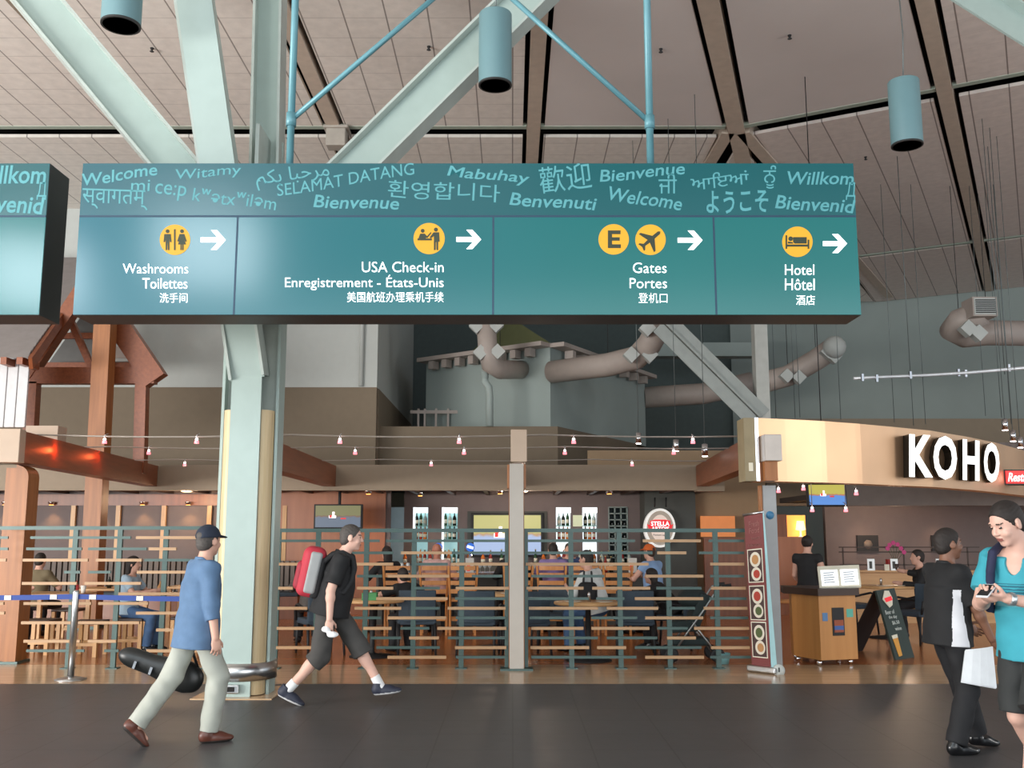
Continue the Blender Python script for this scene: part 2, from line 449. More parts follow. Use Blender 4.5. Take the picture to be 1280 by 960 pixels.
        b.rc(p, e, .0125*k, .0105*k, k=.008); q2 = nrm(d*.9+t*.25+n*.45*(1+c)); b.rc(e, e+q2*.034*k, .0102*k, .0082*k, k=.004)
    def head(s, b, fine):
        k = s.k; c, r, f, u = s.HC, s.HR, s.HF, s.HU; M = np.array([r, f, u])
        L = lambda x, y, z: c+(r*x+f*y+u*z)*k
        b.el(L(0, -.012, .025), (.077*k, .097*k, .092*k), M, k=.02)
        b.el(L(0, .026, -.045), (.058*k, .064*k, .076*k), M, k=.03)
        b.el(L(0, .062, -.100), (.026*k, .020*k, .018*k), M, k=.02)
        if fine:
            b.rc(L(-.034, .080, .026), L(.034, .080, .026), .011*k, .011*k, k=.012)
            for q in (-1, 1):
                b.el(L(.031*q, .094, .004), (.019*k, .013*k, .012*k), M, k=.012, op='s')
                b.el(L(.031*q, .076, .003), (.013*k, .011*k, .010*k), M, k=.003)
                b.el(L(.040*q, .062, -.036), (.022*k, .020*k, .020*k), M, k=.02)
            b.rc(L(0, .088, .012), L(0, .106, -.026), .0075*k, .012*k, k=.010)
            for q in (-1, 1): b.el(L(.012*q, .096, -.030), (.009*k, .010*k, .008*k), M, k=.006)
            b.el(L(0, .088, -.058), (.024*k, .010*k, .0065*k), M, k=.005); b.el(L(0, .087, -.070), (.020*k, .010*k, .0075*k), M, k=.005)
        else:
            b.rc(L(0, .086, .01), L(0, .104, -.026), .009*k, .014*k, k=.012)
        for q in (-1, 1):
            b.el(L(.078*q, -.010, -.010), (.010*k, .022*k, .032*k), np.array([nrm(r-f*.35*q), f, u]), k=.008)
        b.rc(s.NB-s.U*.03*k, c+(-u*.075-f*.018)*k, .062*k, .054*k, k=.025)
    def torso(s, b, e=0., k=.04, belly=0.):
        q = s.k; P, U, F_, R_ = s.P, s.U, s.F, s.R; M = np.array([R_, F_, U]); g = s.g
        b.el(P+U*.02*q, (.165*g*q+e, .115*g*q+e, .13*q+e), M, k=k)
        b.el(P+U*.17*q+F_*belly*.5, (.148*g*q+e, .108*g*q+e+belly, .16*q+e), M, k=k)
        b.el(P+U*.335*q, (.168*g*q+e, .118*g*q+e, .165*q+e), M, k=k)
        b.rc(s.shl+R_*.02*q, s.shr-R_*.02*q, .066*q+e, .066*q+e, k=k)
        b.rc(P+U*.44*q, s.NB, .085*q+e, .058*q+e*.6, k=k)
    def body(s, skin, fine=True, h=None, eyes=None, lips=None, torso=True):
        b = Sdf(); k = s.k; s.torso(b); arms, legs = s.limbs()
        for sd, (A, E, W_) in arms.items():
            b.rc(A, E, .054*k, .042*k, k=.03); b.rc(E, W_, .042*k, .028*k, k=.012)
            m = A3(E)+(A3(W_)-A3(E))*.25; b.el(m, (.044*k,)*3, k=.02)
            s.hand(b, sd, fine)
        for sd, (A, E, W_) in legs.items():
            b.rc(A, E, .085*k, .056*k, k=.04); b.rc(E, W_, .054*k, .038*k, k=.015)
            dv = nrm(W_-E); back = nrm(np.cross(s.hr, dv)); back = back if back@s.hf < 0 else -back
            b.el(E+(W_-E)*.28+back*.016*k, (.05*k, .05*k, .11*k), np.array([s.hr, back, dv]), k=.025)
            t = s.tl if sd == 'l' else s.tr
            b.rc(W_-A3(0, 0, .03*k), W_+t*.10*k-A3(0, 0, .045*k), .034*k, .026*k, k=.02)
        s.head(b, fine)
        c, r, f, u = s.HC, s.HR, s.HF, s.HU
        ex = []
        if fine:
            def eyef(X):
                q = (X-c)/k; x = q@r; y = q@f; z = q@u
                return (y > .05) & (np.abs(np.abs(x)-.031) < .011) & (np.abs(z-.003) < .0055)
            def lipf(X):
                q = (X-c)/k; x = q@r; y = q@f; z = q@u
                return (y > .07) & (np.abs(x) < .022) & (np.abs(z+.064) < .010)
            def browf(X):
                q = (X-c)/k; x = q@r; y = q@f; z = q@u
                return (y > .06) & (np.abs(np.abs(x)-.034) < .016) & (np.abs(z-.027) < .0035)
            ex = [(eyes or mat('eye_dark', (40, 34, 32), .3), eyef), (lips or mat('lip_skin', (150, 92, 84), .5), lipf), (mat('brow_hair', (52, 40, 34), .8), browf)]
        return b.build('body', skin, s.root, h or (.0058 if fine else .012), extra=ex)
    def shirt(s, m, name='shirt', sleeve=.62, hem=-.10, e=.016, h=None, disp=(.004, 34), belly=0., cuff_r=None, extra=None, flare=.0, neck=.0, vneck=0.):
        b = Sdf(); k = s.k; P, U, F_, R_ = s.P, s.U, s.F, s.R; g = s.g
        s.torso(b, e, belly=belly)
        b.ecyl(P+U*hem*k, P+U*.30*k, np.array([R_, F_]), ((.190*g+flare)*k+e, (.142*g+flare)*k+e+belly*.4), (.155*g*k+e, .115*g*k+e+belly*.5), k=.03)
        arms, _ = s.limbs()
        b.cut(P+U*hem*k, -U)
        b.cut(s.NB+U*(.012+neck)*k-F_*.0, nrm(U+F_*.25))
        if vneck: b.el(s.NB-U*(vneck*.45)*k+F_*.10*k, (.045*k, .07*k, vneck*k), np.array([R_, F_, U]), k=.004, op='s')
        for sd, (A, E, W_) in arms.items():
            cr = cuff_r or .052*k
            if sleeve <= 1:
                b.rc(A, A+(E-A)*sleeve, .060*k+e*.6, cr+e*.55, k=.025, capb=True)
            else:
                q = sleeve-1; b.rc(A, E, .058*k+e*.6, .048*k+e*.6, k=.025); b.rc(E, E+(W_-E)*q, .048*k+e*.6, (.034+.014*(1-q))*k+e*.6, k=.01, capb=True)
        return b.build(name, m, s.root, h or .0075, disp, extra=extra)
    def trousers(s, m, name='trousers', length=2., e=.016, r_hem=.062, h=None, disp=(.004, 30), top=.14, knee_r=None):
        b = Sdf(); k = s.k; P, U = s.P, s.U; M = np.array([s.hr, s.hf, A3(0, 0, 1)]); g = s.g
        b.el(P+A3(0, 0, .01*k), (.168*g*k+.006, .118*g*k+.006, .13*k), M, k=.04)
        b.ecyl(P, P+U*top*k, np.array([s.R, s.F]), (.165*g*k+.006, .118*g*k+.006), (.150*g*k+.006, .110*g*k+.006), k=.03, capa=False, capb=True)
        _, legs = s.limbs()
        for sd, (A, E, W_) in legs.items():
            if length > 1:
                q = length-1; kr = knee_r or .066*k
                b.rc(A, E, .090*k+.004, kr+e*.4, k=.03); b.rc(E, E+(W_-E)*q, kr+e*.4, r_hem*k, k=.015, capb=True)
            else:
                b.rc(A, A+(E-A)*length, .090*k+.004, r_hem*k, k=.035, capb=True)
        return b.build(name, m, s.root, h or .0078, disp)
    def collar(s, m, h=.006):
        k = s.k; b = Sdf(); b.ecyl(s.NB-s.U*.03*k, s.NB+s.U*.045*k+s.F*.004, np.array([s.R, s.F]), (.088*k, .088*k), (.074*k, .076*k), k=.01, capb=True)
        b.cut(s.NB+s.F*.03*k, nrm(s.F*.75+s.U*1.)); return b.build('collar', m, s.root, h)
    def shoe(s, sd, m, sole_m=None, name='shoe', h=.0065, big=1.):
        k = s.k; a = s.al if sd == 'l' else s.ar; t = s.tl if sd == 'l' else s.tr
        side = nrm(np.cross(t, A3(0, 0, 1))); up = np.cross(side, t); M = np.array([side, t, up]); b = Sdf()
        L = lambda x, y, z: a+(side*x+t*y+up*z)*k
        b.el(L(0, -.025, -.035), (.041*k*big, .055*k, .055*k), M, k=.02); b.el(L(0, .055, -.05), (.047*k*big, .092*k, .054*k), M, k=.02)
        b.el(L(0, .125, -.058), (.045*k*big, .075*k, .032*k), M, k=.02); b.rc(L(0, -.02, -.02), L(0, -.012, .028), .045*k*big, .043*k*big, k=.02, capb=True)
        b.cut(L(0, 0, -.083), -up)
        ex = None
        if sole_m:
            ex = [(sole_m, lambda X: ((X-a)@up)/k < -.066)]
        return b.build(name, m, s.root, h, extra=ex)
    def sock(s, sd, m, top=.10):
        k = s.k; a = s.al if sd == 'l' else s.ar; kn = s.kl if sd == 'l' else s.kr; d = nrm(kn-a); b = Sdf()
        b.rc(a-d*.03*k, a+d*top*k, .046*k, .046*k, capb=True); return b.build('sock', m, s.root, .007)
    def hair(s, m, kind='short', h=.006, name='hair', grow=.009):
        k = s.k; c, r, f, u = s.HC, s.HR, s.HF, s.HU; M = np.array([r, f, u]); b = Sdf()
        L = lambda x, y, z: c+(r*x+f*y+u*z)*k; g = grow
        b.el(L(0, -.014, .028), (.077*k+g*(.25 if kind == 'short' else 1), .097*k+g*.8, .092*k+g), M, k=.02)
        if kind == 'short':
            b.el(L(0, -.055, -.03), (.064*k+g*.3, .05*k+g*.6, .06*k), M, k=.02)
            b.cut(L(0, .066, .066), f*.86-u*.5, None); b.cut(L(0, .0, -.06), -u*1.+f*.3)
            b.el(L(0, .125, -.035), (.11*k, .112*k, .090*k), M, k=.004, op='s')
        elif kind == 'long':
            b.el(L(0, -.06, -.09), (.085*k, .055*k, .17*k), M, k=.04); b.cut(L(0, .066, .05), f*.9-u*.4)
            b.el(L(0, .125, -.045), (.075*k, .105*k, .088*k), M, k=.004, op='s')
        elif kind == 'bun':
            b.el(L(0, -.1, .055), (.045*k, .042*k, .042*k), M, k=.015); b.cut(L(0, .066, .05), f*.9-u*.4); b.cut(L(0, 0, -.075), -u+f*.25)
            b.el(L(0, .125, -.045), (.09*k, .105*k, .088*k), M, k=.004, op='s')
        elif kind == 'fringe':
            b.el(L(0, -.055, -.045), (.07*k+g*.5, .05*k+g, .07*k), M, k=.02); b.cut(L(0, .085, .03), f*.9-u*.42); b.cut(L(0, .0, -.08), -u+f*.2)
            b.el(L(0, .13, -.06), (.09*k, .105*k, .088*k), M, k=.004, op='s')
        return b.build(name, m, s.root, h, disp=(.0016, 150))
    def cap(s, m, h=.006):
        k = s.k; c, r, f, u = s.HC, s.HR, s.HF, s.HU; M = np.array([r, f, u]); b = Sdf()
        L = lambda x, y, z: c+(r*x+f*y+u*z)*k
        b.el(L(0, -.012, .03), (.090*k, .110*k, .103*k), M, k=.02); b.cut(L(0, 0, .028), -u+f*.06)
        b.el(L(0, .105, .036), (.068*k, .075*k, .009*k), np.array([r, nrm(f-u*.18), nrm(u+f*.18)]), k=.006)
        b.el(L(0, -.115, .045), (.034*k, .04*k, .022*k), M, k=.003, op='s')
        return b.build('cap', m, s.root, h)
def person(label, loc, rz, **kw):
    r = thing('person', label, 'person', loc, rz); return Fig(r, **kw)
def seated(label, loc, rz, h=1.7, seat=.46, **kw):
    """someone sitting: hips at seat height, knees bent, hands on the table or counter in front."""
    k = h/1.75
    d = dict(pelvis=(0, 0, (seat+.10)/k), lean=(0, .10, 1), foot_l=(-.13, .40, .085), foot_r=(.13, .36, .085), knee_l=(0, .3, 1), knee_r=(0, .3, 1),
             hand_l=(-.16, .40, (seat+.36)/k), hand_r=(.16, .40, (seat+.36)/k))
    d.update(kw)
    return person(label, loc, rz, h=h, **d)
# ------------------------------------------------------------------ materials of the hall
M_floor = tiles('dark_floor_tile', (74, 73, 74), (58, 57, 58), .6, .6, .012, .012, rough=.42, var=.07)
M_tan = wood('polished_tan_floor', (180, 150, 118), (200, 168, 134), .16, 'X', 1.2)
M_orange = wood('orange_wood_floor', (160, 96, 52), (186, 116, 66), .22, 'X', 1.2)
M_ceilA = tiles('ceiling_tile', (230, 223, 215), (150, 142, 136), .61, .585, .022, .014, rough=.7, var=.04, linemix_y=.45)
M_ceilB = tiles('ceiling_tile_grooved', (224, 213, 206), (144, 132, 126), .61, .5, .022, .010, rough=.7, var=.04, linemix_y=.2)
M_ceilP = mat('ceiling_plain', (222, 214, 210), .55, var=.04, vscale=.6)
M_raft = mat('rafter_paint', (198, 182, 166), .6)
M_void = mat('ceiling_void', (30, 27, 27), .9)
M_purl = mat('purlin_paint', (166, 178, 164), .5)
M_purd = mat('purlin_web', (48, 48, 48), .7)
M_mint = mat('mint_steel_paint', (164, 181, 175), .42, var=.03)
M_mintd = mat('mint_steel_edge', (178, 188, 182), .4)
M_ply = wood('pale_maple_panel', (196, 172, 130), (210, 186, 146), .45, 'Z')
M_steel = mat('brushed_steel', (196, 196, 196), .28, 1., var=.08, vscale=9)
M_chrome = mat('chrome', (225, 225, 228), .1, 1.)
M_white = mat('wall_pale_grey', (186, 190, 186), .7, var=.02)
M_beige = mat('wall_taupe', (122, 108, 90), .75, var=.03)
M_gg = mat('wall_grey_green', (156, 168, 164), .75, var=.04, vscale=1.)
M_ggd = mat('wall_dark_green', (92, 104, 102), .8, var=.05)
M_duct = mat('duct_paint', (172, 160, 152), .5, var=.04)
M_cream = mat('fascia_cream', (150, 134, 114), .65, var=.03)
M_beam = wood('glulam_beam', (124, 66, 38), (146, 82, 48), .4, 'Y', 1.5)
M_post = wood('timber_post', (140, 86, 42), (164, 104, 56), .45, 'Z', 1.5)
M_endg = mat('beam_end_cap', (186, 164, 144), .5, var=.03)
# ------------------------------------------------------------------ floors
FY = 11.15
struct('floor_hall', MB().box2((-24, -12, -.1), (24, FY, 0)), M_floor)
struct('floor_border', MB().box2((-24, FY, -.1), (24, 12.75, .0)), M_tan)
struct('floor_restaurant', MB().box2((-24, 12.75, -.1), (24, 40, .0)), M_orange)
# ------------------------------------------------------------------ ceiling: level panels between radial rafters and ring purlins
CZ = 9.0; HP = Vector((4.12, 17.41)); hipd = Vector((1.38, 4.44)).normalized()
bd = Vector((.884, -.467)); bn = Vector((.467, .884)); B2 = Vector((7.24, 15.75)); W0 = Vector((12.3, 31.2))
def V2(p, z): return Vector((p[0], p[1], z))
def panel(name, poly, m, rot=0.):
    o = MB().prism([V2(p, CZ) for p in poly], (0, 0, .06)).build(name, m); o['kind'] = 'structure'
    if rot:
        o.data.transform(Matrix.Rotation(-rot, 4, 'Z')); o.rotation_euler = (0, 0, rot)
    return o
g = .2
rx = [-17.8, -14.15, -10.52, -6.9, -3.27, .4, 4.05]; PY = 17.38; WA = 22.0
n_p = 0
for i in range(6):
    a, b = rx[i]+g, rx[i+1]-g
    back = 22.0 if i < 4 else 36.
    if i < 4: panel('ceiling_panel', [(a, -6), (b, -6), (b, PY-.06), (a, PY-.06)], M_ceilA)
    elif i == 4: panel('ceiling_panel', [(a, -6), (b, -6), (b, PY-.06), (a, PY-.06)], M_ceilA)
    else:
        hx = lambda y: HP.x+(y-HP.y)*hipd.x/hipd.y
        y0 = HP.y-(HP.x-.24-a)*hipd.y/hipd.x
        panel('ceiling_panel', [(a, y0), (hx(PY-.06)-.24, PY-.06), (a, PY-.06)], M_ceilP)
    panel('ceiling_panel', [(a, PY+.46), (b, PY+.46), (b, back), (a, back)], M_ceilA)
angB = math.atan2(bd.y, bd.x)
def Bp(u, v): return HP+bd*u+bn*v      # u along the ring, v outwards
LB = (B2-HP).length
hip_u = lambda v: (hipd*v/ (hipd@bn)) @ bd
for q, (u0, u1) in enumerate(((0, LB), (LB, 2*LB), (2*LB, 3*LB), (3*LB, 4*LB))):
    if q == 0: panel('ceiling_panel', [Bp(hip_u(-9)*1+.24, -9), Bp(u1-g, -9), Bp(u1-g, -.06), Bp(.26, -.06)], M_ceilP, angB)
    else: panel('ceiling_panel', [Bp(u0+g, -9), Bp(u1-g, -9), Bp(u1-g, -.06), Bp(u0+g, -.06)], M_ceilB, angB)
    panel('ceiling_panel', [Bp(u0+g, .46), Bp(u1-g, .46), Bp(u1-g, 9.86), Bp(u0+g, 9.86)], M_ceilB, angB)
    panel('ceiling_panel', [Bp(u0+g, 10.2), Bp(u1-g, 10.2), Bp(u1-g, 15.8), Bp(u0+g, 15.8)], M_ceilB, angB)
# wedge behind the node
panel('ceiling_panel', [(4.35, 18.2), (5.4, 20.1), (11.6, 31.2), (4.35, 31.2)], M_ceilA)
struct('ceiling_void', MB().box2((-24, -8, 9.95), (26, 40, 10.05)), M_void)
def rafter(a, b, w=.24):
    m = MB().beam(V2(a, CZ+.12), V2(b, CZ+.12), w, .3)
    m2 = MB().beam(V2(a, CZ+.5), V2(b, CZ+.5), .04, .5)
    o = struct('ceiling_rafter', m, M_raft); struct('rafter_web', m2, M_void, o)
for x in rx[1:6]: rafter((x, -6), (x, 22.0))
rafter(HP-hipd*12, HP+hipd*2.2, .30)
rafter((4.02, 17.6), (3.85, 24)); rafter((4.3, 17.6), (11.9, 30.6))
for q in range(1, 4): rafter(Bp(q*LB, -9), Bp(q*LB, 15.8))
def purlin(a, b):
    d = (Vector(b)-Vector(a)).normalized(); n = Vector((-d.y, d.x)); n = n if n.y > 0 else -n
    o = struct('ceiling_purlin', MB().beam(V2(a, CZ+.02), V2(b, CZ+.02), .13, .06), M_purl)
    struct('purlin_web', MB().beam(V2(Vector(a)+n*.16, CZ+.22), V2(Vector(b)+n*.16, CZ+.22), .26, .2), M_purd, o)
for i in range(6): purlin((rx[i]+.13, PY), (rx[i+1]-.13, PY))
for q in range(4):
    purlin(Bp(q*LB+.13, 0), Bp((q+1)*LB-.13, 0)); purlin(Bp(q*LB+.13, 10), Bp((q+1)*LB-.13, 10))
# sprinkler heads
for (px, py, wh) in ((190, 60, 'left of the mint strut by the ceiling edge'), (536, 58, 'above the pale diagonal strut'), (826, 61, 'in the plain ceiling panel beside the blue pipe'), (987, 44, 'in the plain ceiling panel left of the right hanging lamp'), (1082, 196, 'below the ring purlin right of the sign')):
    p = atz(px, py, CZ); single('sprinkler_head', MB().lathe((p.x, p.y, CZ-.07), [(.012, 0), (.035, .012), (.015, .03), (.03, .07)], 10), M_purd, 'small dark sprinkler head '+wh, 'sprinkler', 'sprinkler heads')
# ------------------------------------------------------------------ far walls
XC = at(471, 487, WA).x
struct('wall_left', MB().box2((-20, WA, 4.85), (XC, WA+.2, CZ+.9)), M_white)
struct('wall_left_base', MB().box2((-20, WA-.03, 0), (XC, WA+.2, 4.85)), M_beige)
struct('wall_return', MB().box2((XC-.2, WA+.2, 4.85), (XC, 30, CZ+.9)), M_white)
struct('wall_return_base', MB().box2((XC-.2, WA+.2, 0), (XC+.02, 29.5, 4.85)), M_beige)
p = at(452, 440, WA-.05); struct('trim_conduit', MB().tube([(p.x, WA-.05, 4.87), (p.x, WA-.05, 9)], .05), M_white)
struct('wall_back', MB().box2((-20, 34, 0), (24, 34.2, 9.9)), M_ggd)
d = Vector((.87, -.49)).normalized(); a = Vector((12.3, 31.2))-d*5.4; b = Vector((12.3, 31.2))+d*15
struct('wall_right', MB().beam((a.x, a.y, 5.), (b.x, b.y, 5.), .2, 9.9), M_gg)
struct('wall_side', MB().box2((-20.2, -6, 0), (-20, 22, 3)), M_white)
# recess above the bar: grey box behind a taupe parapet
E1 = at(697, 533, 22.6); 
struct('wall_parapet', MB().prism([(XC, 22.6, 0), (E1.x, 22.6, 0), (3.4, 27.0, 0), (3.0, 27.3, 0), (E1.x-.2, 22.9, 0), (XC, 22.9, 0)], (0, 0, E1.z)), M_beige)
c0 = Vector((E1.x-.15, 22.9)); c1 = Vector((-2.2, 25.2)); c2 = Vector((3.75, 27.8))
struct('wall_plant_room', MB().prism([V2(c0, E1.z), V2(c1, E1.z), V2((-2.2, 29), E1.z), V2((3.75, 29), E1.z), V2(c2, E1.z)], (0, 0, 2.0)), M_gg)
m = MB()
for A, B in ((c0, c1), (c0, c2)):
    dd = (B-A).normalized(); n = Vector((dd.y, -dd.x)); n = n if n.y < 0 else -n
    m.beam(V2(A+n*.12, 5.98), V2(B+n*.12, 5.98), .5, .1)
    L = (B-A).length
    for k in range(1, 9): q = A+dd*(L*k/9)+n*.1; m.beam(V2(q, 5.82), V2(q+n*.22, 5.82), .16, .2)
struct('trim_cornice', m, M_duct)
m = MB()
for px in (523, 531, 545, 560, 588): q = at(px, 522, 24.6); m.box((q.x, 24.6, q.z), (.05, .05, .45))
q0 = at(513, 515, 24.6); q1 = at(605, 515, 24.6); m.beam(q0, q1, .06, .08)
struct('trim_glazing_bars', m, M_duct)
struct('trim_olive_panel', MB().prism([at(575, 450, 27), at(640, 398, 27), at(690, 430, 27), at(640, 440, 27)], (0, .1, 0)), mat('olive_cloth', (96, 98, 62), .8))
# bulkhead beam and stub column to the right of the recess
single('roof_column', MB().box2((at(943, 450, 20).x, 19.9, 3.2), (at(959, 450, 20).x, 20.2, CZ)), mat('column_grey', (176, 178, 172), .6), 'pale grey square roof column standing behind the green sign, right end', 'column')
m = MB().beam(at(830, 405, 20), at(948, 522, 20), .04, .34, (0, 1, 0)); m.beam(at(838, 401, 19.9), at(956, 518, 19.9), .26, .03, (0, 1, 0)); m.beam(at(822, 409, 19.9), at(940, 526, 19.9), .26, .03, (0, 1, 0))
single('roof_brace', m, mat('brace_grey', (150, 156, 152), .5), 'grey diagonal steel brace sloping down right to the copper fascia', 'beam')
m = MB().box2((at(800, 455, 30).x, 30, at(0, 445, 30).z), (at(944, 455, 30).x, 30.5, at(0, 428, 30).z))
single('air_duct', m, M_gg, 'rectangular grey duct crossing the dark recess behind the diagonal brace', 'duct')
def nozzle(mb, p, s=.25):
    R = Matrix.Rotation(math.radians(45), 3, 'Y'); mb.box(p, (s, s*.8, s), R)
def duct(label, path, r, noz=(), cap_=None, box_=None, m=M_duct):
    base = Vector(path[-1]); t = thing('air_duct', label, 'duct', base)
    o = MB().tube(path, r, 18).build('pipe', m, t)
    for p in (path[1], path[-2]): MB().tube([Vector(p)+Vector((0, 0, r*.5)), (p[0], p[1], 9.95)], .008, 6).build('hanger_rod', M_purd, t)
    for p in noz:
        n = MB(); nozzle(n, p); n.build('nozzle', M_white, t)
    if cap_: MB().ball(cap_[0], cap_[1], 14).build('end_cap', M_white, t)
    if box_:
        c, s = box_; MB().box(c, s).build('outlet_box', M_duct, t)
        gr = MB()
        for k in range(7): gr.box((c[0], c[1]-s[1]/2-.02, c[2]-s[2]*.32+k*s[2]*.64/6), (s[0]*.8, .03, s[2]*.05))
        gr.build('grille', M_purd, t); MB().box((c[0], c[1]-s[1]/2-.005, c[2]), (s[0]*.9, .02, s[2]*.85)).build('grille_frame', M_white, t)
    return t
Y = 22.0
duct('short upright duct with two nozzle pairs hanging under the sign middle', [at(607, 395, Y), at(610, 440, Y), at(613, 455, Y), at(625, 462, Y+.4), at(652, 462, Y+1.4)], .22, [at(596, 408, Y-.1), at(620, 407, Y-.1), at(601, 441, Y-.1), at(622, 440, Y-.1)])
single('drain_pipe', MB().tube([at(606, 462, 22.1), at(606, 470, 22.4), at(606, 477, 22.4), at(611, 484, 22.4), at(612, 495, 22.4), at(612, 533, 22.4)], .085, 12), M_gg, 'thin grey downpipe with a kink below the short upright duct', 'pipe')
duct('bent duct running from the grey plant room up to the sign underside', [at(690, 465, 22.8), at(760, 456, 21.6), at(796, 447, 21.2), at(812, 430, 20.8), at(826, 404, 20.3)], .26, [at(809, 411, 20.2), at(836, 411, 20.2), at(789, 444, 20.8), at(812, 444, 20.8)])
duct('long grey duct lying level in the dark recess behind the brace', [at(805, 497, 28), at(880, 492, 28), at(940, 478, 28)], .3)
duct('slanting duct with a round white end cap above the copper fascia', [at(958, 477, 24), at(985, 470, 24), at(1020, 450, 23.6), at(1043, 434, 23.2)], .26, [at(983, 470, 23.6), at(998, 472, 23.6), at(1034, 440, 23.1), at(1042, 446, 23.1)], (at(1043, 434, 23.0), .27))
pU = [at(1300, 417, 21), at(1235, 416, 21), at(1205, 419, 21), at(1191, 412, 20.8), at(1199, 402, 20.5), at(1230, 390, 20.2)]
c = at(1227, 385, 20)
duct('round duct doubling back to a square grille outlet at the far right', pU, .27, [at(1209, 411, 20.2), at(1222, 417, 20.2)], None, ((c.x, 20.1, c.z), (.5, .5, .4)))
# hanging wires and the light rail high on the right
wm = mat('hanger_wire', (110, 118, 118), .5, .6)
rail = thing('light_rail', 'thin bright metal light rail hung on wires above the copper fascia', 'light rail', at(1170, 468, 19))
MB().tube([at(1067, 473, 19), at(1110, 471, 19), at(1160, 469, 18.8), at(1210, 466, 18.4), at(1290, 459, 17.8)], .03, 8).build('rail', mat('rail_white', (230, 235, 240), .3, .3), rail)
for px, py in ((1078, 472), (1096, 473), (1138, 469), (1198, 466), (1207, 467), (1261, 460)):
    q = at(px, py, 18.7); MB().box(q, (.04, .05, .14)).build('clip', M_chrome, rail)
for k, (px, Yw) in enumerate(((1138, 18.8), (1256, 18.3))):
    q = at(px, 468, Yw); MB().tube([q, (q.x, q.y, CZ)], .008, 6).build('wire', wm, rail)
ordw = ['first', 'second', 'third', 'fourth', 'fifth', 'sixth', 'seventh', 'eighth', 'ninth', 'tenth', 'eleventh', 'twelfth', 'thirteenth', 'fourteenth']
for k, (px, yb) in enumerate(((970, 522), (994, 524), (1000, 522), (1051, 525), (1118, 528), (1142, 532), (1157, 530), (1232, 520), (1252, 522), (1264, 530))):
    q = at(px, yb, 20.4); single('hanger_wire', MB().tube([q, (q.x, q.y, CZ)], .007, 6), wm, f'thin vertical ceiling wire, {ordw[k]} from the left above the copper fascia', 'wire', 'ceiling wires on the right')
# ------------------------------------------------------------------ steel column with branching struts
CX, CY = at(305.5, 700, 10.5).x+.03, 10.5
col = thing('branching_column', 'pale mint steel column branching into struts behind the green sign', 'column', (CX, CY, 0))
MB().box2((CX-.155, CY-.30, 0), (CX+.155, CY-.27, 3.22)).build('front_flange', M_mint, col)
MB().box2((CX-.155, CY+.27, 0), (CX+.155, CY+.30, 6.)).build('rear_flange', M_mint, col)
MB().box2((CX-.02, CY-.27, 0), (CX+.02, CY+.27, 6.)).build('web', M_mintd, col)
for sx in (-1, 1):
    MB().box2((CX+sx*.27, CY-.13, 0), (CX+sx*.30, CY+.13, 5.4)).build('side_flange', M_mint, col)
    MB().box2((CX+sx*.0, CY-.015, 0), (CX+sx*.27, CY+.015, 5.4)).build('side_web', M_mintd, col)
    for sy in (-1, 1):
        pts = [(CX+sx*.155, CY+sy*.26, .02)]
        for q in range(5):
            an = math.radians(12+q*13); pts.append((CX+sx*(.15+.11*math.sin(an)), CY+sy*(.13+.13*math.cos(an)), .02))
        pts += [(CX+sx*.262, CY+sy*.13, .02), (CX+sx*.03, CY+sy*.03, .02)]
        MB().prism(pts, (0, 0, 2.86)).build('maple_infill', M_ply, col)
m = MB().lathe((CX, CY, .16), [(.325, 0), (.34, 0), (.34, .17), (.325, .17)], 40)
bl = m.build('guard_band', M_steel, col)
m = MB().box((CX-.03, CY-.375, .08), (.16, .03, .09)); 
MB().box((CX-.03, CY-.33, .09), (.17, .05, .085)).build('outlet_cover', M_steel, col, bevel=.01)
MB().box((CX-.03, CY-.36, .09), (.09, .015, .045)).build('outlet_socket', M_void, col, bevel=.004)
MB().box2((CX-.4, CY-.42, 0), (CX+.4, CY+.42, .012)).build('base_plate', M_tan, col)
def strut(a, b, w, dep, up, name='strut'):
    """I-beam whose web plate faces `up`, w across, dep deep."""
    a = Vector(a); b = Vector(b); d = (b-a).normalized(); up = Vector(up); x = d.cross(up).normalized(); n = x.cross(d)
    o = MB().beam(a, b, w, .03, n).build(name, M_mint, col)
    m = MB()
    for sx in (-1, 1): m.beam(a+x*sx*w/2, b+x*sx*w/2, .03, dep, n)
    m.build('flange', M_mintd, o); return o
NZ = Vector((CX, CY, 4.6))
def ext(a, b, z):
    a = Vector(a); b = Vector(b); return a+(b-a)*((z-a.z)/(b.z-a.z))
vdir = Vector((0, -1, .25))
strut(NZ+Vector((-.1, 0, 0)), ext(NZ, at(50, 0, 10.4), CZ), .42, .22, vdir)
strut(NZ+Vector((.1, 0, 0)), ext(NZ, at(655, 0, 10.6), CZ), .44, .24, vdir)
o = strut((CX, CY-.2, 3.22), ext((CX, CY-.2, 3.22), at(243, 0, 9.9), CZ), .34, .28, (0, -1, .1))
A0 = Vector((CX, CY-.28, 3.2)); B0 = ext(A0, at(243, 0, 9.6), CZ); 
MB().beam(A0, B0, .36, .03, (0, -1, .05)).build('strut_face', M_mint, col)
strut((CX+.05, CY+.1, 3.9), ext((CX+.05, CY+.1, 3.9), at(338, 0, 10.9), CZ), .30, .30, (0, -1, .1))
# neighbouring column's strut, cut by the top right corner
t = single('roof_strut', MB().beam(at(1150, -45, 11), at(1420, 125, 11), .42, .03, vdir).beam(at(1157, -62, 11), at(1427, 108, 11), .03, .22, vdir), M_mint, 'pale mint strut crossing the top right corner of the picture', 'beam')
# node bracket on the rafter behind the diagonal strut
q = atz(417, 157, CZ); single('rafter_bracket', MB().box((q.x+.05, q.y+.1, CZ-.22), (.36, .3, .34)).box((q.x+.05, q.y+.1, CZ-.04), (.46, .4, .06)), mat('bracket_grey', (165, 158, 148), .6), 'light grey bracket block under a rafter behind the diagonal strut', 'bracket', bevel=.02)
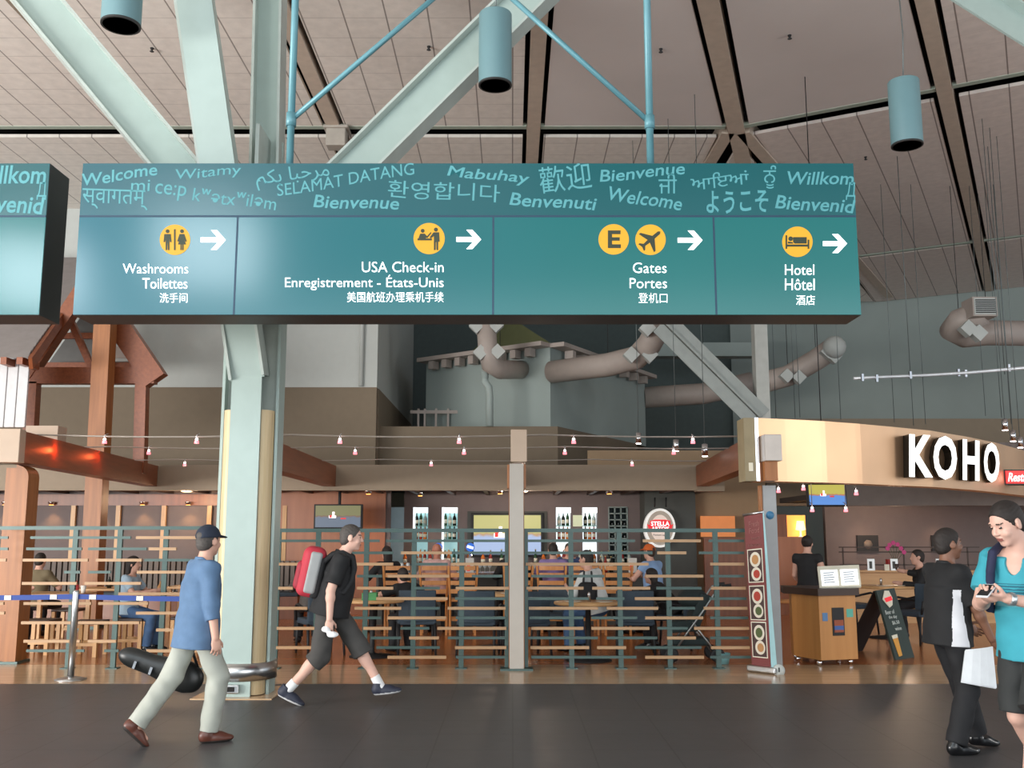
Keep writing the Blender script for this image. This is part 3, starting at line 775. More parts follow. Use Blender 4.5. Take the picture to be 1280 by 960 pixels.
# ------------------------------------------------------------------ hanging lamps
M_pend = mat('pendant_blue_grey', (108, 142, 148), .45, var=.02)
def pendant(px, y0, y1, w, Y, label, cable=True):
    top = at(px, y0, Y); bot = at(px, y1, Y); r = w/2/FPX*Y; t = thing('pendant_lamp', label, 'lamp', (bot.x, Y, bot.z))
    h = top.z-bot.z
    MB().lathe((bot.x, Y, bot.z), [(r*.985, 0), (r, .01), (r, h-.01), (r*.97, h), (.02, h)], 32).build('lamp_shell', M_pend, t)
    MB().lathe((bot.x, Y, bot.z-.004), [(r*1.005, 0), (r*1.005, .02), (r*.9, .02), (r*.9, 0)], 32).build('rim', M_purd, t)
    MB().lathe((bot.x, Y, bot.z-.003), [(r*.9, 0), (r*.62, .22*h), (r*.3, .3*h), (0.001, .3*h)], 32).build('reflector', M_chrome if cable else M_void, t)
    MB().tube([(bot.x, Y, bot.z+h), (bot.x+.03, Y, bot.z+h+.6), (bot.x-.02, Y, CZ)], .007, 6).build('cable', wm, t)
pendant(619, 18, 107, 44, 10., 'blue-grey cylinder lamp hanging in front of the diagonal mint strut')
pendant(1134, 102, 182, 40, 11., 'blue-grey cylinder lamp hanging on a cable above the sign right end')
pendant(151, -45, 32, 51, 9., 'blue-grey cylinder lamp with dark mouth cut by the top left edge', False)
# ------------------------------------------------------------------ the overhead direction sign
SY = 8.0
def emis(name, c, es, rough=.22, c2=None, axis=None, span=None):
    m = mat(name, c, rough, emit=c, es=es)
    return m
def sign_panel_mat(name, ca, cb, es, rough, var=.10):
    """printed film over a light box: bluer ca end imitates reflected sky, drifting to cb."""
    m = mat(name, ca, rough); nt = m.node_tree; b = nt.nodes['Principled BSDF']
    tc = nt.nodes.new('ShaderNodeTexCoord'); sp = nt.nodes.new('ShaderNodeSeparateXYZ'); nt.links.new(tc.outputs['Object'], sp.inputs[0])
    mr = nt.nodes.new('ShaderNodeMapRange'); mr.inputs[1].default_value = -3.2; mr.inputs[2].default_value = 1.2
    nt.links.new(sp.outputs[0], mr.inputs[0])
    mx = nt.nodes.new('ShaderNodeMix'); mx.data_type = 'RGBA'; nt.links.new(mr.outputs[0], mx.inputs[0])
    mx.inputs[6].default_value = (*rgb(*ca), 1); mx.inputs[7].default_value = (*rgb(*cb), 1)
    n = nt.nodes.new('ShaderNodeTexNoise'); n.inputs['Scale'].default_value = .9; nt.links.new(tc.outputs['Object'], n.inputs['Vector'])
    ms = nt.nodes.new('ShaderNodeMapRange'); ms.inputs[3].default_value = es*(1-var); ms.inputs[4].default_value = es*(1+var)
    nt.links.new(n.outputs['Fac'], ms.inputs[0])
    [nt.links.remove(l) for l in list(b.inputs['Base Color'].links)]; b.inputs['Base Color'].default_value = (.008, .05, .055, 1); nt.links.new(mx.outputs[2], b.inputs['Emission Color']); nt.links.new(ms.outputs[0], b.inputs['Emission Strength'])
    return m
M_panel = sign_panel_mat('sign_film_teal', (50, 122, 146), (22, 126, 122), .64, .15)  # left end tinted bluer to stand in for mirrored sky
M_band = sign_panel_mat('sign_film_band', (44, 98, 118), (28, 96, 102), .62, .2)
M_frame = mat('sign_frame_black', (42, 42, 42), .5)
M_join = mat('sign_joint', (30, 62, 84), .5)
M_wtxt = mat('lettering_white_lit', (255, 255, 255), .5, emit=(255, 255, 255), es=1.0)
M_btxt = mat('lettering_teal_lit', (74, 136, 142), .5, emit=(74, 140, 146), es=.5)
M_yel = mat('symbol_yellow_lit', (130, 92, 16), .5, emit=(252, 186, 36), es=.8)
M_ink = mat('symbol_dark', (48, 58, 44), .6)
def fr(u, v, w): q = at(u, v, SY); return Vector((q.x, SY-.004-w, q.z))
SXL = at(97, 300, SY).x; SXR = at(1072, 300, SY).x; SZT = at(500, 204, SY).z; SZB = at(500, 394, SY).z; SZM = at(500, 270.5, SY).z
def sign(xl, xr, label):
    t = thing('direction_sign', label, 'sign', ((xl+xr)/2, SY+.18, SZB))
    MB().box2((xl, SY+.005, SZB-.0), (xr, SY+.37, SZT)).build('cabinet', M_frame, t, bevel=.006)
    MB().box2((xl+.004, SY-.004, SZB+.005), (xr-.004, SY+.004, SZM-.006)).build('lower_panel', M_panel, t)
    MB().box2((xl+.004, SY-.004, SZM+.006), (xr-.004, SY+.004, SZT-.003)).build('welcome_band', M_band, t)
    MB().box2((xl+.004, SY-.005, SZM-.009), (xr-.004, SY+.004, SZM+.009)).build('joint', M_join, t)
    return t
sg = sign(SXL, SXR, 'long teal airport direction sign with white text and yellow symbols')
sg2 = sign(SXL-6.81, at(56, 300, SY).x, 'left neighbouring teal sign with its black end face, cut by the picture edge')
for px in (295, 616.5, 893.5):
    x = at(px, 330, SY).x; MB().box2((x-.008, SY-.006, SZB+.005), (x+.008, SY+.004, SZM-.009)).build('joint', M_join, sg)
def txt(name, s, x0, y0, x1, y1, m, parent=None, frame=fr, **kw):
    mb = MB(); text_mb(mb, s, x0, y0, x1, y1, frame, **kw); return mb.build(name, m, parent or sg)
for s, x0, y0, x1, y1, b in (('Washrooms', 154, 330, 235.5, 342, .0), ('Toilettes', 178.5, 348, 234.5, 361, .012), ('洗手间', 200, 366.5, 234.5, 378.5, .008),
        ('USA Check-in', 452.5, 327.5, 554.5, 340.5, .012), ('Enregistrement - États-Unis', 356.5, 344, 554.5, 363, .014), ('美国航班办理乘机手续', 434, 365, 554.5, 378, .008),
        ('Gates', 791, 328.5, 833, 341.5, .006), ('Portes', 787, 348, 833.5, 360.5, .006), ('登机口', 798, 366.5, 834, 379, .004),
        ('Hotel', 981, 331, 1017.5, 344, .014), ('Hôtel', 981, 348.5, 1018, 363, .014), ('酒店', 995, 369, 1018.5, 381.5, .008)):
    txt('lettering', s, x0, y0, x1, y1, M_wtxt, bold=b*.4-.009)
for x0, y0, x1, y1 in ((251, 288, 282.5, 312.5), (570.5, 287.5, 601.5, 311.5), (847, 288.5, 878, 312.5), (1028.5, 293, 1058.5, 316.5)):
    cy = (y0+y1)/2; t2 = 3.0
    pts = [(x0, cy-t2), (x1-10, cy-t2), (x1-18.5, y0), (x1-11, y0), (x1, cy), (x1-11, y1), (x1-18.5, y1), (x1-10, cy+t2), (x0, cy+t2)]
    MB().prism([fr(u, v, 0) for u, v in pts], (0, -.004, 0)).build('arrow', M_wtxt, sg)
def disc(mb, cx, cy, r, w0=0., th=.004, n=40): mb.prism([fr(cx+r*math.cos(2*math.pi*i/n), cy+r*math.sin(2*math.pi*i/n), w0) for i in range(n)], (0, -th, 0))
def poly(mb, pts, cx, cy, w0=.005, s=1.): mb.prism([fr(cx+x*s, cy+y*s, w0) for x, y in pts], (0, -.003, 0))
def symbol(cx, cy, r):
    m = MB(); disc(m, cx, cy, r); return m.build('symbol_disc', M_yel, sg)
# washrooms: man, bar, woman
d0 = symbol(219, 300, 19); m = MB(); cx, cy = 219, 300
disc(m, cx-9, cy-10.5, 2.4, .005, .003, 14); poly(m, [(-13, -7), (-5, -7), (-4, 3), (-6, 3), (-6.6, -2), (-6.6, 13), (-8.6, 13), (-8.9, 4), (-9.2, 4), (-9.5, 13), (-11.4, 13), (-11.4, -2), (-12, 3), (-14, 3)], cx, cy)
poly(m, [(-1, -13), (1, -13), (1, 13), (-1, 13)], cx, cy)
disc(m, cx+9, cy-10.5, 2.4, .005, .003, 14); poly(m, [(6, -7), (12, -7), (15, 2), (13.2, 2.6), (11.4, -2), (14, 6), (11, 6), (11, 13), (9.3, 13), (9.3, 6), (8.7, 6), (8.7, 13), (7, 13), (7, 6), (4, 6), (6.6, -2), (4.8, 2.6), (3, 2)], cx, cy)
m.build('pictogram', M_ink, d0)
# check-in counter: agent, counter, passenger
d0 = symbol(536.5, 298.5, 19.5); m = MB(); cx, cy = 536.5, 298.5
disc(m, cx-8, cy-9.5, 2.4, .005, .003, 14); poly(m, [(-13, -1), (-11, -6), (-5.5, -6), (-2.5, -2.8), (2, -8), (3, -7), (-2, -.6), (-4, -1), (-4, 0), (-13, 0)], cx, cy)
poly(m, [(-14.5, 0), (3.5, 0), (3.5, 2.4), (-14.5, 2.4)], cx, cy)
disc(m, cx+8.5, cy-11, 2.5, .005, .003, 14); poly(m, [(5.5, -7.6), (12.6, -7.6), (13.2, 4), (11.4, 4), (11.4, 14.5), (9.2, 14.5), (9, 4.5), (8.4, 4.5), (8.2, 14.5), (6, 14.5), (6, -3), (2, .0), (.8, -1.4)], cx, cy)
m.build('pictogram', M_ink, d0)
# letter E
d0 = symbol(767, 299.5, 19); m = MB(); poly(m, [(-7.8, -11), (8, -11), (8, -6.4), (-2.6, -6.4), (-2.6, -2.4), (7, -2.4), (7, 1.8), (-2.6, 1.8), (-2.6, 6.4), (8.4, 6.4), (8.4, 11), (-7.8, 11)], 767.5, 299.5); m.build('pictogram', M_ink, d0)
# aeroplane
d0 = symbol(813, 300, 19); m = MB(); pl = [(0, -17), (2.1, -14.6), (2.3, -5.5), (15, 3.6), (15, 6.2), (2.2, 2.4), (1.7, 9.6), (5.6, 13), (5.6, 15), (0, 13.4), (-5.6, 15), (-5.6, 13), (-1.7, 9.6), (-2.2, 2.4), (-15, 6.2), (-15, 3.6), (-2.3, -5.5), (-2.1, -14.6)]
an = math.radians(50); poly(m, [(x*math.cos(an)-y*math.sin(an), x*math.sin(an)+y*math.cos(an)) for x, y in pl], 812.5, 300.5, s=.98); m.build('pictogram', M_ink, d0)
# bed
d0 = symbol(996.5, 302.5, 19); m = MB(); cx, cy = 996.5, 302.5
poly(m, [(-15, -8), (-13, -8), (-13, 3.6), (12.6, 3.6), (12.6, -2.4), (14.6, -2.4), (14.6, 9), (12.6, 9), (12.6, 6.2), (-13, 6.2), (-13, 9), (-15, 9)], cx, cy)
poly(m, [(-5.6, -5.6), (11.4, -5.6), (11.4, 2.4), (-3.6, 2.4), (-5.6, .4)], cx, cy); disc(m, cx-8.6, cy-3.6, 2.9, .005, .003, 14); poly(m, [(-12, -.2), (-6.6, .6), (-5, 2.4), (-12, 2.4)], cx, cy)
m.build('pictogram', M_ink, d0)
# words of welcome along the band
W_ = [('Welcome', 103, 211, 197, 226, 8, .012, .15, 1.0), ('Witamy', 220, 209, 302, 225, 4, 0, .1, 1.), ('स्वागतम्', 103, 237, 185, 262, -2, 0, 0, 0), ('mi', 164, 225, 188, 239, 0, 0, .05, 0),
      ('ce:p', 194, 231, 233, 250, -6, 0, .05, 0), ('kʷətxʷiləm', 241, 240, 346, 257, -7, 0, .05, 1.), ('\uFEE2\uFEDC\uFE91 \uFE8E\uFE92\uFEA3\uFEAE\uFEE3', 320, 208, 412, 234, 6, 0, 0, 1.),
      ('SELAMAT DATANG', 345, 217, 519, 232, 9, 0, .1, 1.), ('Bienvenue', 392, 245, 499, 261, -2, .012, .15, 1.), ('환영합니다', 485, 228, 625, 250, -3, 0, 0, 1.), ('Mabuhay', 559, 212, 662, 229, -6, .01, .15, 1.),
      ('歡迎', 674, 206, 739, 239, 7, 0, 0, 0), ('Benvenuti', 637, 244, 746, 260, -4, .012, .15, 1.), ('Bienvenue', 749, 208, 856, 223, 5, .01, .15, 1.), ('ਜੀ', 823, 217, 846, 242, 0, 0, 0, 0),
      ('Welcome', 760, 240, 853, 257, -9, .01, .15, 1.), ('ਆਇਆਂ', 863, 215, 936, 234, 5, 0, 0, 1.), ('ਨੂੰ', 954, 207, 970, 236, 0, 0, 0, 0), ('ようこそ', 883, 238, 960, 266, 0, .014, 0, 1.5),
      ('Willkom', 984, 215, 1067, 231, -1, .01, .15, .6), ('Bienvenid', 969, 247, 1069, 264, -4, .012, .15, .6), ('Д', 1057, 228, 1069, 250, 0, 0, .1, 0)]
for s, x0, y0, x1, y1, rot, b, sh, wv in W_:
    txt('welcome_word', s, x0, y0, x1, y1, M_btxt, rot=rot, bold=b, shear=sh, thick=.002, wave=wv)
for s, x0, y0, x1, y1, rot, b, sh, wv in (('Willkom', -34, 207, 58, 230, -1, .014, .15, .6), ('Bienvenid', -52, 244, 56, 266, -3, .016, .15, .6), ('Д', 46, 228, 58, 250, 0, 0, .1, 0)):
    txt('welcome_word', s, x0, y0, x1, y1, M_btxt, sg2, rot=rot, bold=b, shear=sh, thick=.002, wave=wv)
# hanger pipes
M_pipe = mat('hanger_pipe_blue', (96, 146, 156), .4, .1)
hg = thing('sign_hanger', 'thin blue steel pipe frame that the long sign hangs from', 'hanger', at(590, 200, 8.2))
pl_, pr_ = at(364, 150, 8.2), at(812, 153, 8.2); ap = at(592, -45, 8.2)
for px, q in ((360, pl_), (813, pr_)):
    MB().tube([(q.x, 8.2, SZT-.01), (q.x, 8.2, CZ)], .032, 12).build('upright', M_pipe, hg)
    MB().tube([(q.x, 8.2, q.z-.06), (q.x, 8.2, q.z+.06)], .045, 12).build('collar', M_pipe, hg)
MB().tube([pl_, ap], .024, 10).build('brace', M_pipe, hg); MB().tube([pr_, ap], .024, 10).build('brace', M_pipe, hg)
MB().tube([ap, (ap.x, 8.2, CZ)], .028, 10).build('upright', M_pipe, hg)
hg2 = thing('sign_hanger', 'blue pipe holding the left neighbouring sign, beyond the picture edge', 'hanger', (SXL-1.6, 8.2, SZT))
MB().tube([(SXL-1.6, 8.2, SZT-.01), (SXL-1.6, 8.2, CZ)], .032, 12).build('upright', M_pipe, hg2)
# ------------------------------------------------------------------ restaurant shell
M_soff = mat('canopy_underside', (52, 44, 40), .8)
M_mauve = mat('wall_mauve', (112, 100, 98), .7, var=.04)
M_redw = wood('red_brown_panel', (116, 68, 44), (136, 82, 54), .4, 'Z', 1.)
M_redp = wood('orange_veneer', (150, 92, 58), (166, 104, 68), .35, 'Z', .8)
M_ltw = wood('light_oak', (196, 150, 100), (212, 168, 118), .4, 'X', 1.5)
M_ltz = wood('light_oak_upright', (190, 142, 88), (208, 162, 106), .4, 'Z', 1.5)
M_teal = mat('rail_teal_paint', (60, 82, 78), .4, .2)
M_black = mat('matt_black', (26, 26, 28), .6)
M_dkw = mat('dark_stained_wood', (58, 40, 30), .45)
M_navy = mat('blue_grey_upholstery', (52, 66, 78), .7)
M_counter = mat('bar_front_dark', (72, 74, 70), .6)
CZB = 2.43                                   # underside of the canopy
fy = 19.0
xl, xr = -13., at(872, 600, fy).x
struct('trim_canopy', MB().box2((-15.8, fy, CZB), (xr, fy+.25, at(640, 581, fy).z)).box2((xr-.02, fy-.05, CZB-.02), (xr+.5, fy+.3, CZB+.2)), M_cream)
struct('ceiling_canopy', MB().box2((-15.8, fy+.25, CZB+.1), (xr+.4, WA+.7, CZB+.2)), M_soff)
jm = MB()
for k in range(24): x = xl+k*.72+.2; jm.box2((x, fy+.3, CZB), (x+.08, WA, CZB+.1))
struct('trim_canopy_joists', jm, M_dkw)
struct('trim_canopy_ledge', MB().box2((-15.8, fy+.25, at(640, 581, fy).z-.1), (xr, WA-.05, at(640, 581, fy).z-.02)), M_cream)
def downlight(px, py, Y, z, label, power=14, color=(1., .55, .22), group='orange downlights under the canopy', ang=95, top_=0):
    x = at(px, py, Y).x; t = thing('downlight', label, 'lamp', (x, Y, z), group=group)
    MB().lathe((x, Y, z-.05), [(.05, 0), (.07, .05), (.07, max(.06, top_-z+.05))], 14).build('housing', M_chrome, t)
    MB().lathe((x, Y, z-.055), [(.001, 0), (.045, 0), (.045, .006)], 12).build('bulb', mat('lamp_amber', (255, 190, 110), .4, emit=(255, 170, 80), es=6.), t)
    spot('downlight_beam', (0, 0, -.07), power*1.3, color, ang, t); return t
# left dining room back wall: header, mullions and panels
BY = 20.6
def bw(px, py, Y=None): return at(px, py, Y or BY)
struct('wall_dining_left', MB().box2((-15.8, BY, 0), (bw(488, 650).x, BY+.1, CZB+.1)), M_mauve)
m = MB().box2((-15.8, BY-.09, bw(0, 632).z), (bw(345, 632).x, BY-.005, bw(0, 618).z))
struct('trim_header', m, M_redw)
for k, px in enumerate((37, 92, 148, 205, 262, 318, 356)):
    x = bw(px, 660).x; struct('trim_mullion', MB().box2((x-.045, BY-.07, .9), (x+.045, BY-.005, bw(0, 632).z)), M_ltz)
for k, px in enumerate((6, 64, 121, 178, 235, 292)):
    downlight(px, 634, BY-.155, bw(0, 632).z+.06, f'orange wall-washer downlight on the wood header, {ordw[k]} from the left')
m = MB().box2((bw(350, 650).x, BY-.05, 0), (bw(482, 650).x, BY-.005, CZB+.05)); struct('wall_orange_panel', m, M_redp)
# slatted banquette back
bq = thing('banquette_bench', 'long booth bench with upright grey slats along the left back wall', 'bench', (bw(210, 735, 19.9).x, 20.0, 0))
x0, x1 = bw(60, 700, 20).x, bw(380, 700, 20).x
m = MB(); n = 46
for k in range(n): x = x0+(x1-x0)*k/(n-1); m.box2((x-.04, 20.02, .42), (x+.04, 20.07, at(0, 701, 20).z))
m.build('slat_back', mat('slat_grey', (104, 92, 84), .6), bq)
MB().box2((x0, 20.08, .42), (x1, 20.12, at(0, 702, 20).z)).build('back_board', M_dkw, bq)
MB().box2((x0, 19.5, 0), (x1, 20.1, .42)).build('seat_base', M_redw, bq); MB().box2((x0, 19.48, .42), (x1, 20.02, .5)).build('seat_cushion', M_navy, bq, bevel=.02)
# ------------------------------------------------------------------ bar back wall with lit niches
KY = 21.4
def kb(px, py, Y=None): return at(px, py, Y or KY)
wb = MB(); cols = [482, 516, 535, 552, 572, 695, 714, 728, 747, 761, 784, 800, 832]
zt = CZB+.1; nz0, nz1 = kb(0, 705).z, kb(0, 634).z
def wx(px): return kb(px, 650).x
for a, b in ((505, 516), (535, 552), (572, 695), (714, 728), (747, 761), (784, 800)): wb.box2((wx(a), KY, 0), (wx(b), KY+.35, zt))
for a, b in ((516, 535), (552, 572), (695, 714), (728, 747), (761, 784)): wb.box2((wx(a), KY, 0), (wx(b), KY+.35, nz0)).box2((wx(a), KY, nz1), (wx(b), KY+.35, zt))
struct('wall_bar', wb, M_mauve)
M_glow = mat('niche_back_glow', (190, 226, 226), .5, emit=(170, 222, 226), es=.42)
M_glow2 = mat('niche_back_bright', (240, 248, 250), .5, emit=(240, 250, 255), es=1.1)
M_shelf = mat('glass_shelf', (120, 170, 160), .2)
bottle_m = [mat('bottle_amber', (150, 80, 26), .15), mat('bottle_dark', (28, 34, 28), .15), mat('bottle_green', (36, 74, 40), .15), mat('bottle_clear', (180, 196, 190), .12), mat('bottle_red', (150, 36, 26), .2), mat('bottle_orange', (210, 110, 36), .2)]
M_cap = mat('bottle_cap', (200, 180, 120), .35, .4); M_lab = mat('bottle_label', (226, 220, 200), .7)
protos = []
def bottle_proto(k):
    t = thing('bottle', 'bottle', 'bottle', (0, 0, 0))
    h = [.30, .28, .31, .27, .29, .26][k]; r = [.038, .04, .036, .042, .037, .043][k]
    MB().lathe((0, 0, 0), [(r*.9, 0), (r, .01), (r, h*.55), (r*.75, h*.66), (.014, h*.78), (.013, h*.95)], 12).build('glass', bottle_m[k], t, local=True)
    MB().lathe((0, 0, h*.95), [(.016, 0), (.016, h*.07), (.001, h*.07)], 10).build('cap', M_cap, t, local=True)
    MB().lathe((0, 0, h*.16), [(r*1.015, 0), (r*1.015, h*.26)], 12).build('label', M_lab, t, local=True)
    return t
bottle_src = {}
def bottle(k, loc, label, group):
    if k not in bottle_src:
        t = bottle_proto(k); t.location = loc; t['label'] = label; t['group'] = group; bottle_src[k] = t; return t
    return dup(bottle_src[k], loc, 0, label, group)
shz = [kb(0, 702).z, kb(0, 674).z, kb(0, 657).z]
for q, (a, b, nm) in enumerate(((516, 535, 'leftmost lit niche behind the bar'), (552, 572, 'lit niche just left of the big bar screen'), (695, 714, 'lit niche just right of the big bar screen'), (728, 747, 'lit niche nearest the wine rack'))):
    t = thing('display_niche', f'glowing shelf niche of bottles, {nm}', 'shelf', ((wx(a)+wx(b))/2, KY+.2, nz0))
    MB().box2((wx(a)+.005, KY+.3, nz0), (wx(b)-.005, KY+.34, nz1)).build('glowing_back', M_glow if q < 2 else M_glow2, t)
    MB().box2((wx(a)+.005, KY+.02, nz1-.12), (wx(b)-.005, KY+.29, nz1-.005)).build('light_box', M_glow2, t)
    if q < 2: MB().box2((wx(a)+.004, KY+.01, nz0), (wx(a)+.05, KY+.06, nz1)).build('light_strip', M_glow2, t)
    for z in shz[1:]: MB().box2((wx(a)+.005, KY+.02, z-.015), (wx(b)-.005, KY+.3, z)).build('shelf', M_shelf, t)
    for si, z in enumerate((nz0, shz[1], shz[2])):
        for j in range(3):
            x = wx(a)+(wx(b)-wx(a))*(.22+.28*j); k = ([5, 0, 4], [1, 3, 2], [5, 4, 0], [4, 0, 5])[q][(j+si) % 3] if si != 2 else [1, 2, 3][(j+q) % 3]
            bottle(k, (x, KY+.13, z), f'bottle on a glass shelf in the {nm}', f'bottles in the {nm}')
# wine rack
t = thing('wine_rack', 'tall grey cube wine rack with dark bottle ends, right of the lit niches', 'rack', ((wx(761)+wx(784))/2, KY+.15, nz0))
m = MB(); nr = 9
for k in range(nr+1): z = nz0+(nz1-nz0)*k/nr; m.box2((wx(761), KY-.02, z-.012), (wx(784), KY+.3, z+.012))
for k in range(4): x = wx(761)+(wx(784)-wx(761))*k/3; m.box2((x-.012, KY-.02, nz0), (x+.012, KY+.3, nz1))
m.build('grid', mat('rack_grey', (136, 150, 146), .5), t); MB().box2((wx(761), KY+.31, nz0), (wx(784), KY+.34, nz1)).build('back_board', mat('rack_back', (70, 84, 84), .6), t)
for k, (i, j) in enumerate(((0, 6), (1, 6), (2, 6), (0, 4), (2, 4), (0, 3), (2, 2), (1, 1), (0, 1), (2, 5))):
    x = wx(761)+(wx(784)-wx(761))*(i+.5)/3; z = nz0+(nz1-nz0)*(j+.35)/nr
    single('wine_bottle', MB().lathe((x, KY-.03, z), [(.014, 0), (.014, .09), (.038, .15), (.038, .32)], 10, 'Y'), bottle_m[1], 'dark wine bottle lying neck out in the cube wine rack', 'bottle', 'wine bottles in the cube rack')
# frosted panel left of the niches
struct('window_1', MB().box2((wx(483), KY-.0, 0.1), (wx(505), KY+.04, nz1)), mat('frosted_glass', (136, 156, 164), .4, emit=(120, 145, 155), es=.18))
# big projected screen
def screen_mat(name, top, mid, low, es=1.0):
    m = mat(name, top, .4); nt = m.node_tree; b = nt.nodes['Principled BSDF']; tc = nt.nodes.new('ShaderNodeTexCoord')
    sp = nt.nodes.new('ShaderNodeSeparateXYZ'); nt.links.new(tc.outputs['Generated'], sp.inputs[0])
    n = nt.nodes.new('ShaderNodeTexNoise'); n.inputs['Scale'].default_value = 9; nt.links.new(tc.outputs['Generated'], n.inputs['Vector'])
    ad = nt.nodes.new('ShaderNodeMath'); ad.operation = 'MULTIPLY_ADD'; ad.inputs[1].default_value = .16; nt.links.new(n.outputs['Fac'], ad.inputs[0])
    sb = nt.nodes.new('ShaderNodeMath'); sb.operation = 'SUBTRACT'; sb.inputs[1].default_value = .08; nt.links.new(sp.outputs[2], sb.inputs[0]); nt.links.new(sb.outputs[0], ad.inputs[2])
    r = nt.nodes.new('ShaderNodeValToRGB'); e = r.color_ramp.elements; e[0].position = .0; e[0].color = (*rgb(*low), 1); e[1].position = 1.; e[1].color = (*rgb(*top), 1)
    for p, c in ((.44, low), (.5, mid), (.56, top)): q = e.new(p); q.color = (*rgb(*c), 1)
    nt.links.new(ad.outputs[0], r.inputs['Fac']); nt.links.new(r.outputs['Color'], b.inputs['Emission Color']); b.inputs['Emission Strength'].default_value = es
    b.inputs['Base Color'].default_value = (.02, .02, .02, 1)
    for l in list(b.inputs['Base Color'].links): nt.links.remove(l)
    return m
M_scr = screen_mat('screen_picture', (196, 190, 120), (190, 150, 110), (170, 190, 226), 1.)
M_scr2 = screen_mat('screen_picture_dim', (150, 146, 92), (150, 110, 80), (120, 136, 158), .62)
M_boat = mat('screen_boat', (250, 240, 240), .5, emit=(255, 240, 240), es=1.); M_boatr = mat('screen_boat_red', (190, 40, 40), .5, emit=(200, 50, 50), es=.8)
def screen(px0, px1, py0, py1, Y, label, m, name='television', tilt=0., hang=0.):
    a = at(px0, py1, Y); b = at(px1, py0, Y); c = (a+b)/2; t = thing(name, label, 'screen', (c.x, Y+.06, a.z))
    w, h = b.x-a.x, b.z-a.z; R = Matrix.Rotation(math.radians(tilt), 3, 'X')
    def P(x, y, z): return c+R @ Vector((x, y, z))
    MB().box(P(0, .05, 0), (w*1.08, .09, h*1.13), R).build('casing', M_black, t, bevel=.01)
    MB().box(P(0, -.002, 0), (w, .02, h), R).build('picture', m, t)
    MB().box(P(-w*.12, -.016, -h*.02), (w*.16, .006, h*.11), R).box(P(-w*.10, -.017, h*.12), (w*.05, .006, h*.18), R).build('picture_boat', M_boat, t)
    MB().box(P(-w*.16, -.018, h*.0), (w*.05, .006, h*.12), R).box(P(w*.12, -.016, -h*.1), (w*.12, .006, h*.06), R).build('picture_crew', M_boatr, t)
    if hang:
        q = P(0, .14, 0); MB().tube([q, (q.x, q.y, hang)], .03 if hang < 3 else .008, 8).build('ceiling_pole', M_black, t)
    MB().box(P(0, .13, h*.1), (.12, .12, .3), R).build('wall_arm', M_black, t)
    return t
screen(592, 676, 644, 693, KY-.12, 'big bright screen showing a boat in the middle of the bar wall', M_scr, 'bar_screen')
m = MB(); a = at(584, 694, KY-.02); b = at(684, 639, KY-.02); m.box2((a.x, KY-.03, a.z), (b.x, KY, b.z)); struct('trim_screen_surround', m, M_counter)
screen(394, 451, 632, 659, 19.4, 'flat television showing a boat, hung left of the bar', M_scr2, hang=CZB+.12)
# oval beer sign
ov = thing('oval_bar_sign', 'lit oval beer sign with red ribbon banner on the dark pier', 'sign', at(825, 684, 20.6))
oc = at(825, 660, 20.4)
def ofr(dx, dy, w): q = at(825+dx, 660+dy, 20.4); return Vector((q.x, 20.4-w, q.z))
def oval(rx_, ry_, w0, th): 
    mb = MB(); mb.prism([ofr(rx_*math.cos(2*math.pi*i/48), ry_*math.sin(2*math.pi*i/48), w0) for i in range(48)], (0, -th, 0)); return mb
oval(19.5, 24.5, -.215, .215).build('rim', mat('sign_rim_white', (224, 224, 220), .3, emit=(225, 225, 220), es=.5), ov)
oval(16.5, 21.5, .001, .01).build('face', mat('sign_face_taupe', (150, 140, 128), .4, emit=(150, 138, 124), es=.5), ov)
oval(11.5, 16.5, .012, .008).build('medallion', mat('sign_medallion', (206, 190, 180), .4, emit=(206, 188, 176), es=.6), ov)
M_sred = mat('sign_ribbon_red', (200, 28, 36), .4, emit=(205, 24, 34), es=.8)
m = MB().prism([ofr(x, y, .022) for x, y in ((-16.5, -5), (-13, -3.5), (-12.6, -9), (-6, -10.5), (6, -10.5), (12.6, -9), (13, -3.5), (16.5, -5), (14.5, 0), (16.5, 4.8), (9, 4.6), (0, 3.8), (-9, 4.6), (-16.5, 4.8), (-14.5, 0))], (0, -.01, 0)); m.build('ribbon', M_sred, ov)
for s, x0, y0, x1, y1 in (('STELLA', -11.5, -8.2, 11.5, -2.6), ('ARTOIS', -11, -1.6, 11, 3.0)): txt('lettering', s, x0, y0, x1, y1, M_wtxt, ov, lambda u, v, w: ofr(u, v, .034+w), bold=.02)
txt('lettering', 'Premium Lager', -8.5, 7.5, 8.5, 10.5, M_counter, ov, lambda u, v, w: ofr(u, v, .022+w))
m = MB().tube([ofr(-7, -26, .05), ofr(-7, -38, .05)], .015, 8).tube([ofr(7, -26, .05), ofr(7, -38, .05)], .015, 8); m.build('hanger', M_black, ov)
# dark pier behind it and the wall to its right
struct('wall_bar_pier', MB().box2((wx(800), 20.62, 0), (at(870, 650, 20.6).x, 22.5, CZB+.1)), M_counter)
struct('wall_right_taupe', MB().box2((at(868, 640, 21).x, 20.9, 0), (5.3, 21.0, 3.35)).box2((at(735, 640, 21).x, 20.9, 2.66), (at(868, 640, 21).x, 21.0, 3.35)), mat('wall_tan', (150, 126, 98), .7, var=.03))
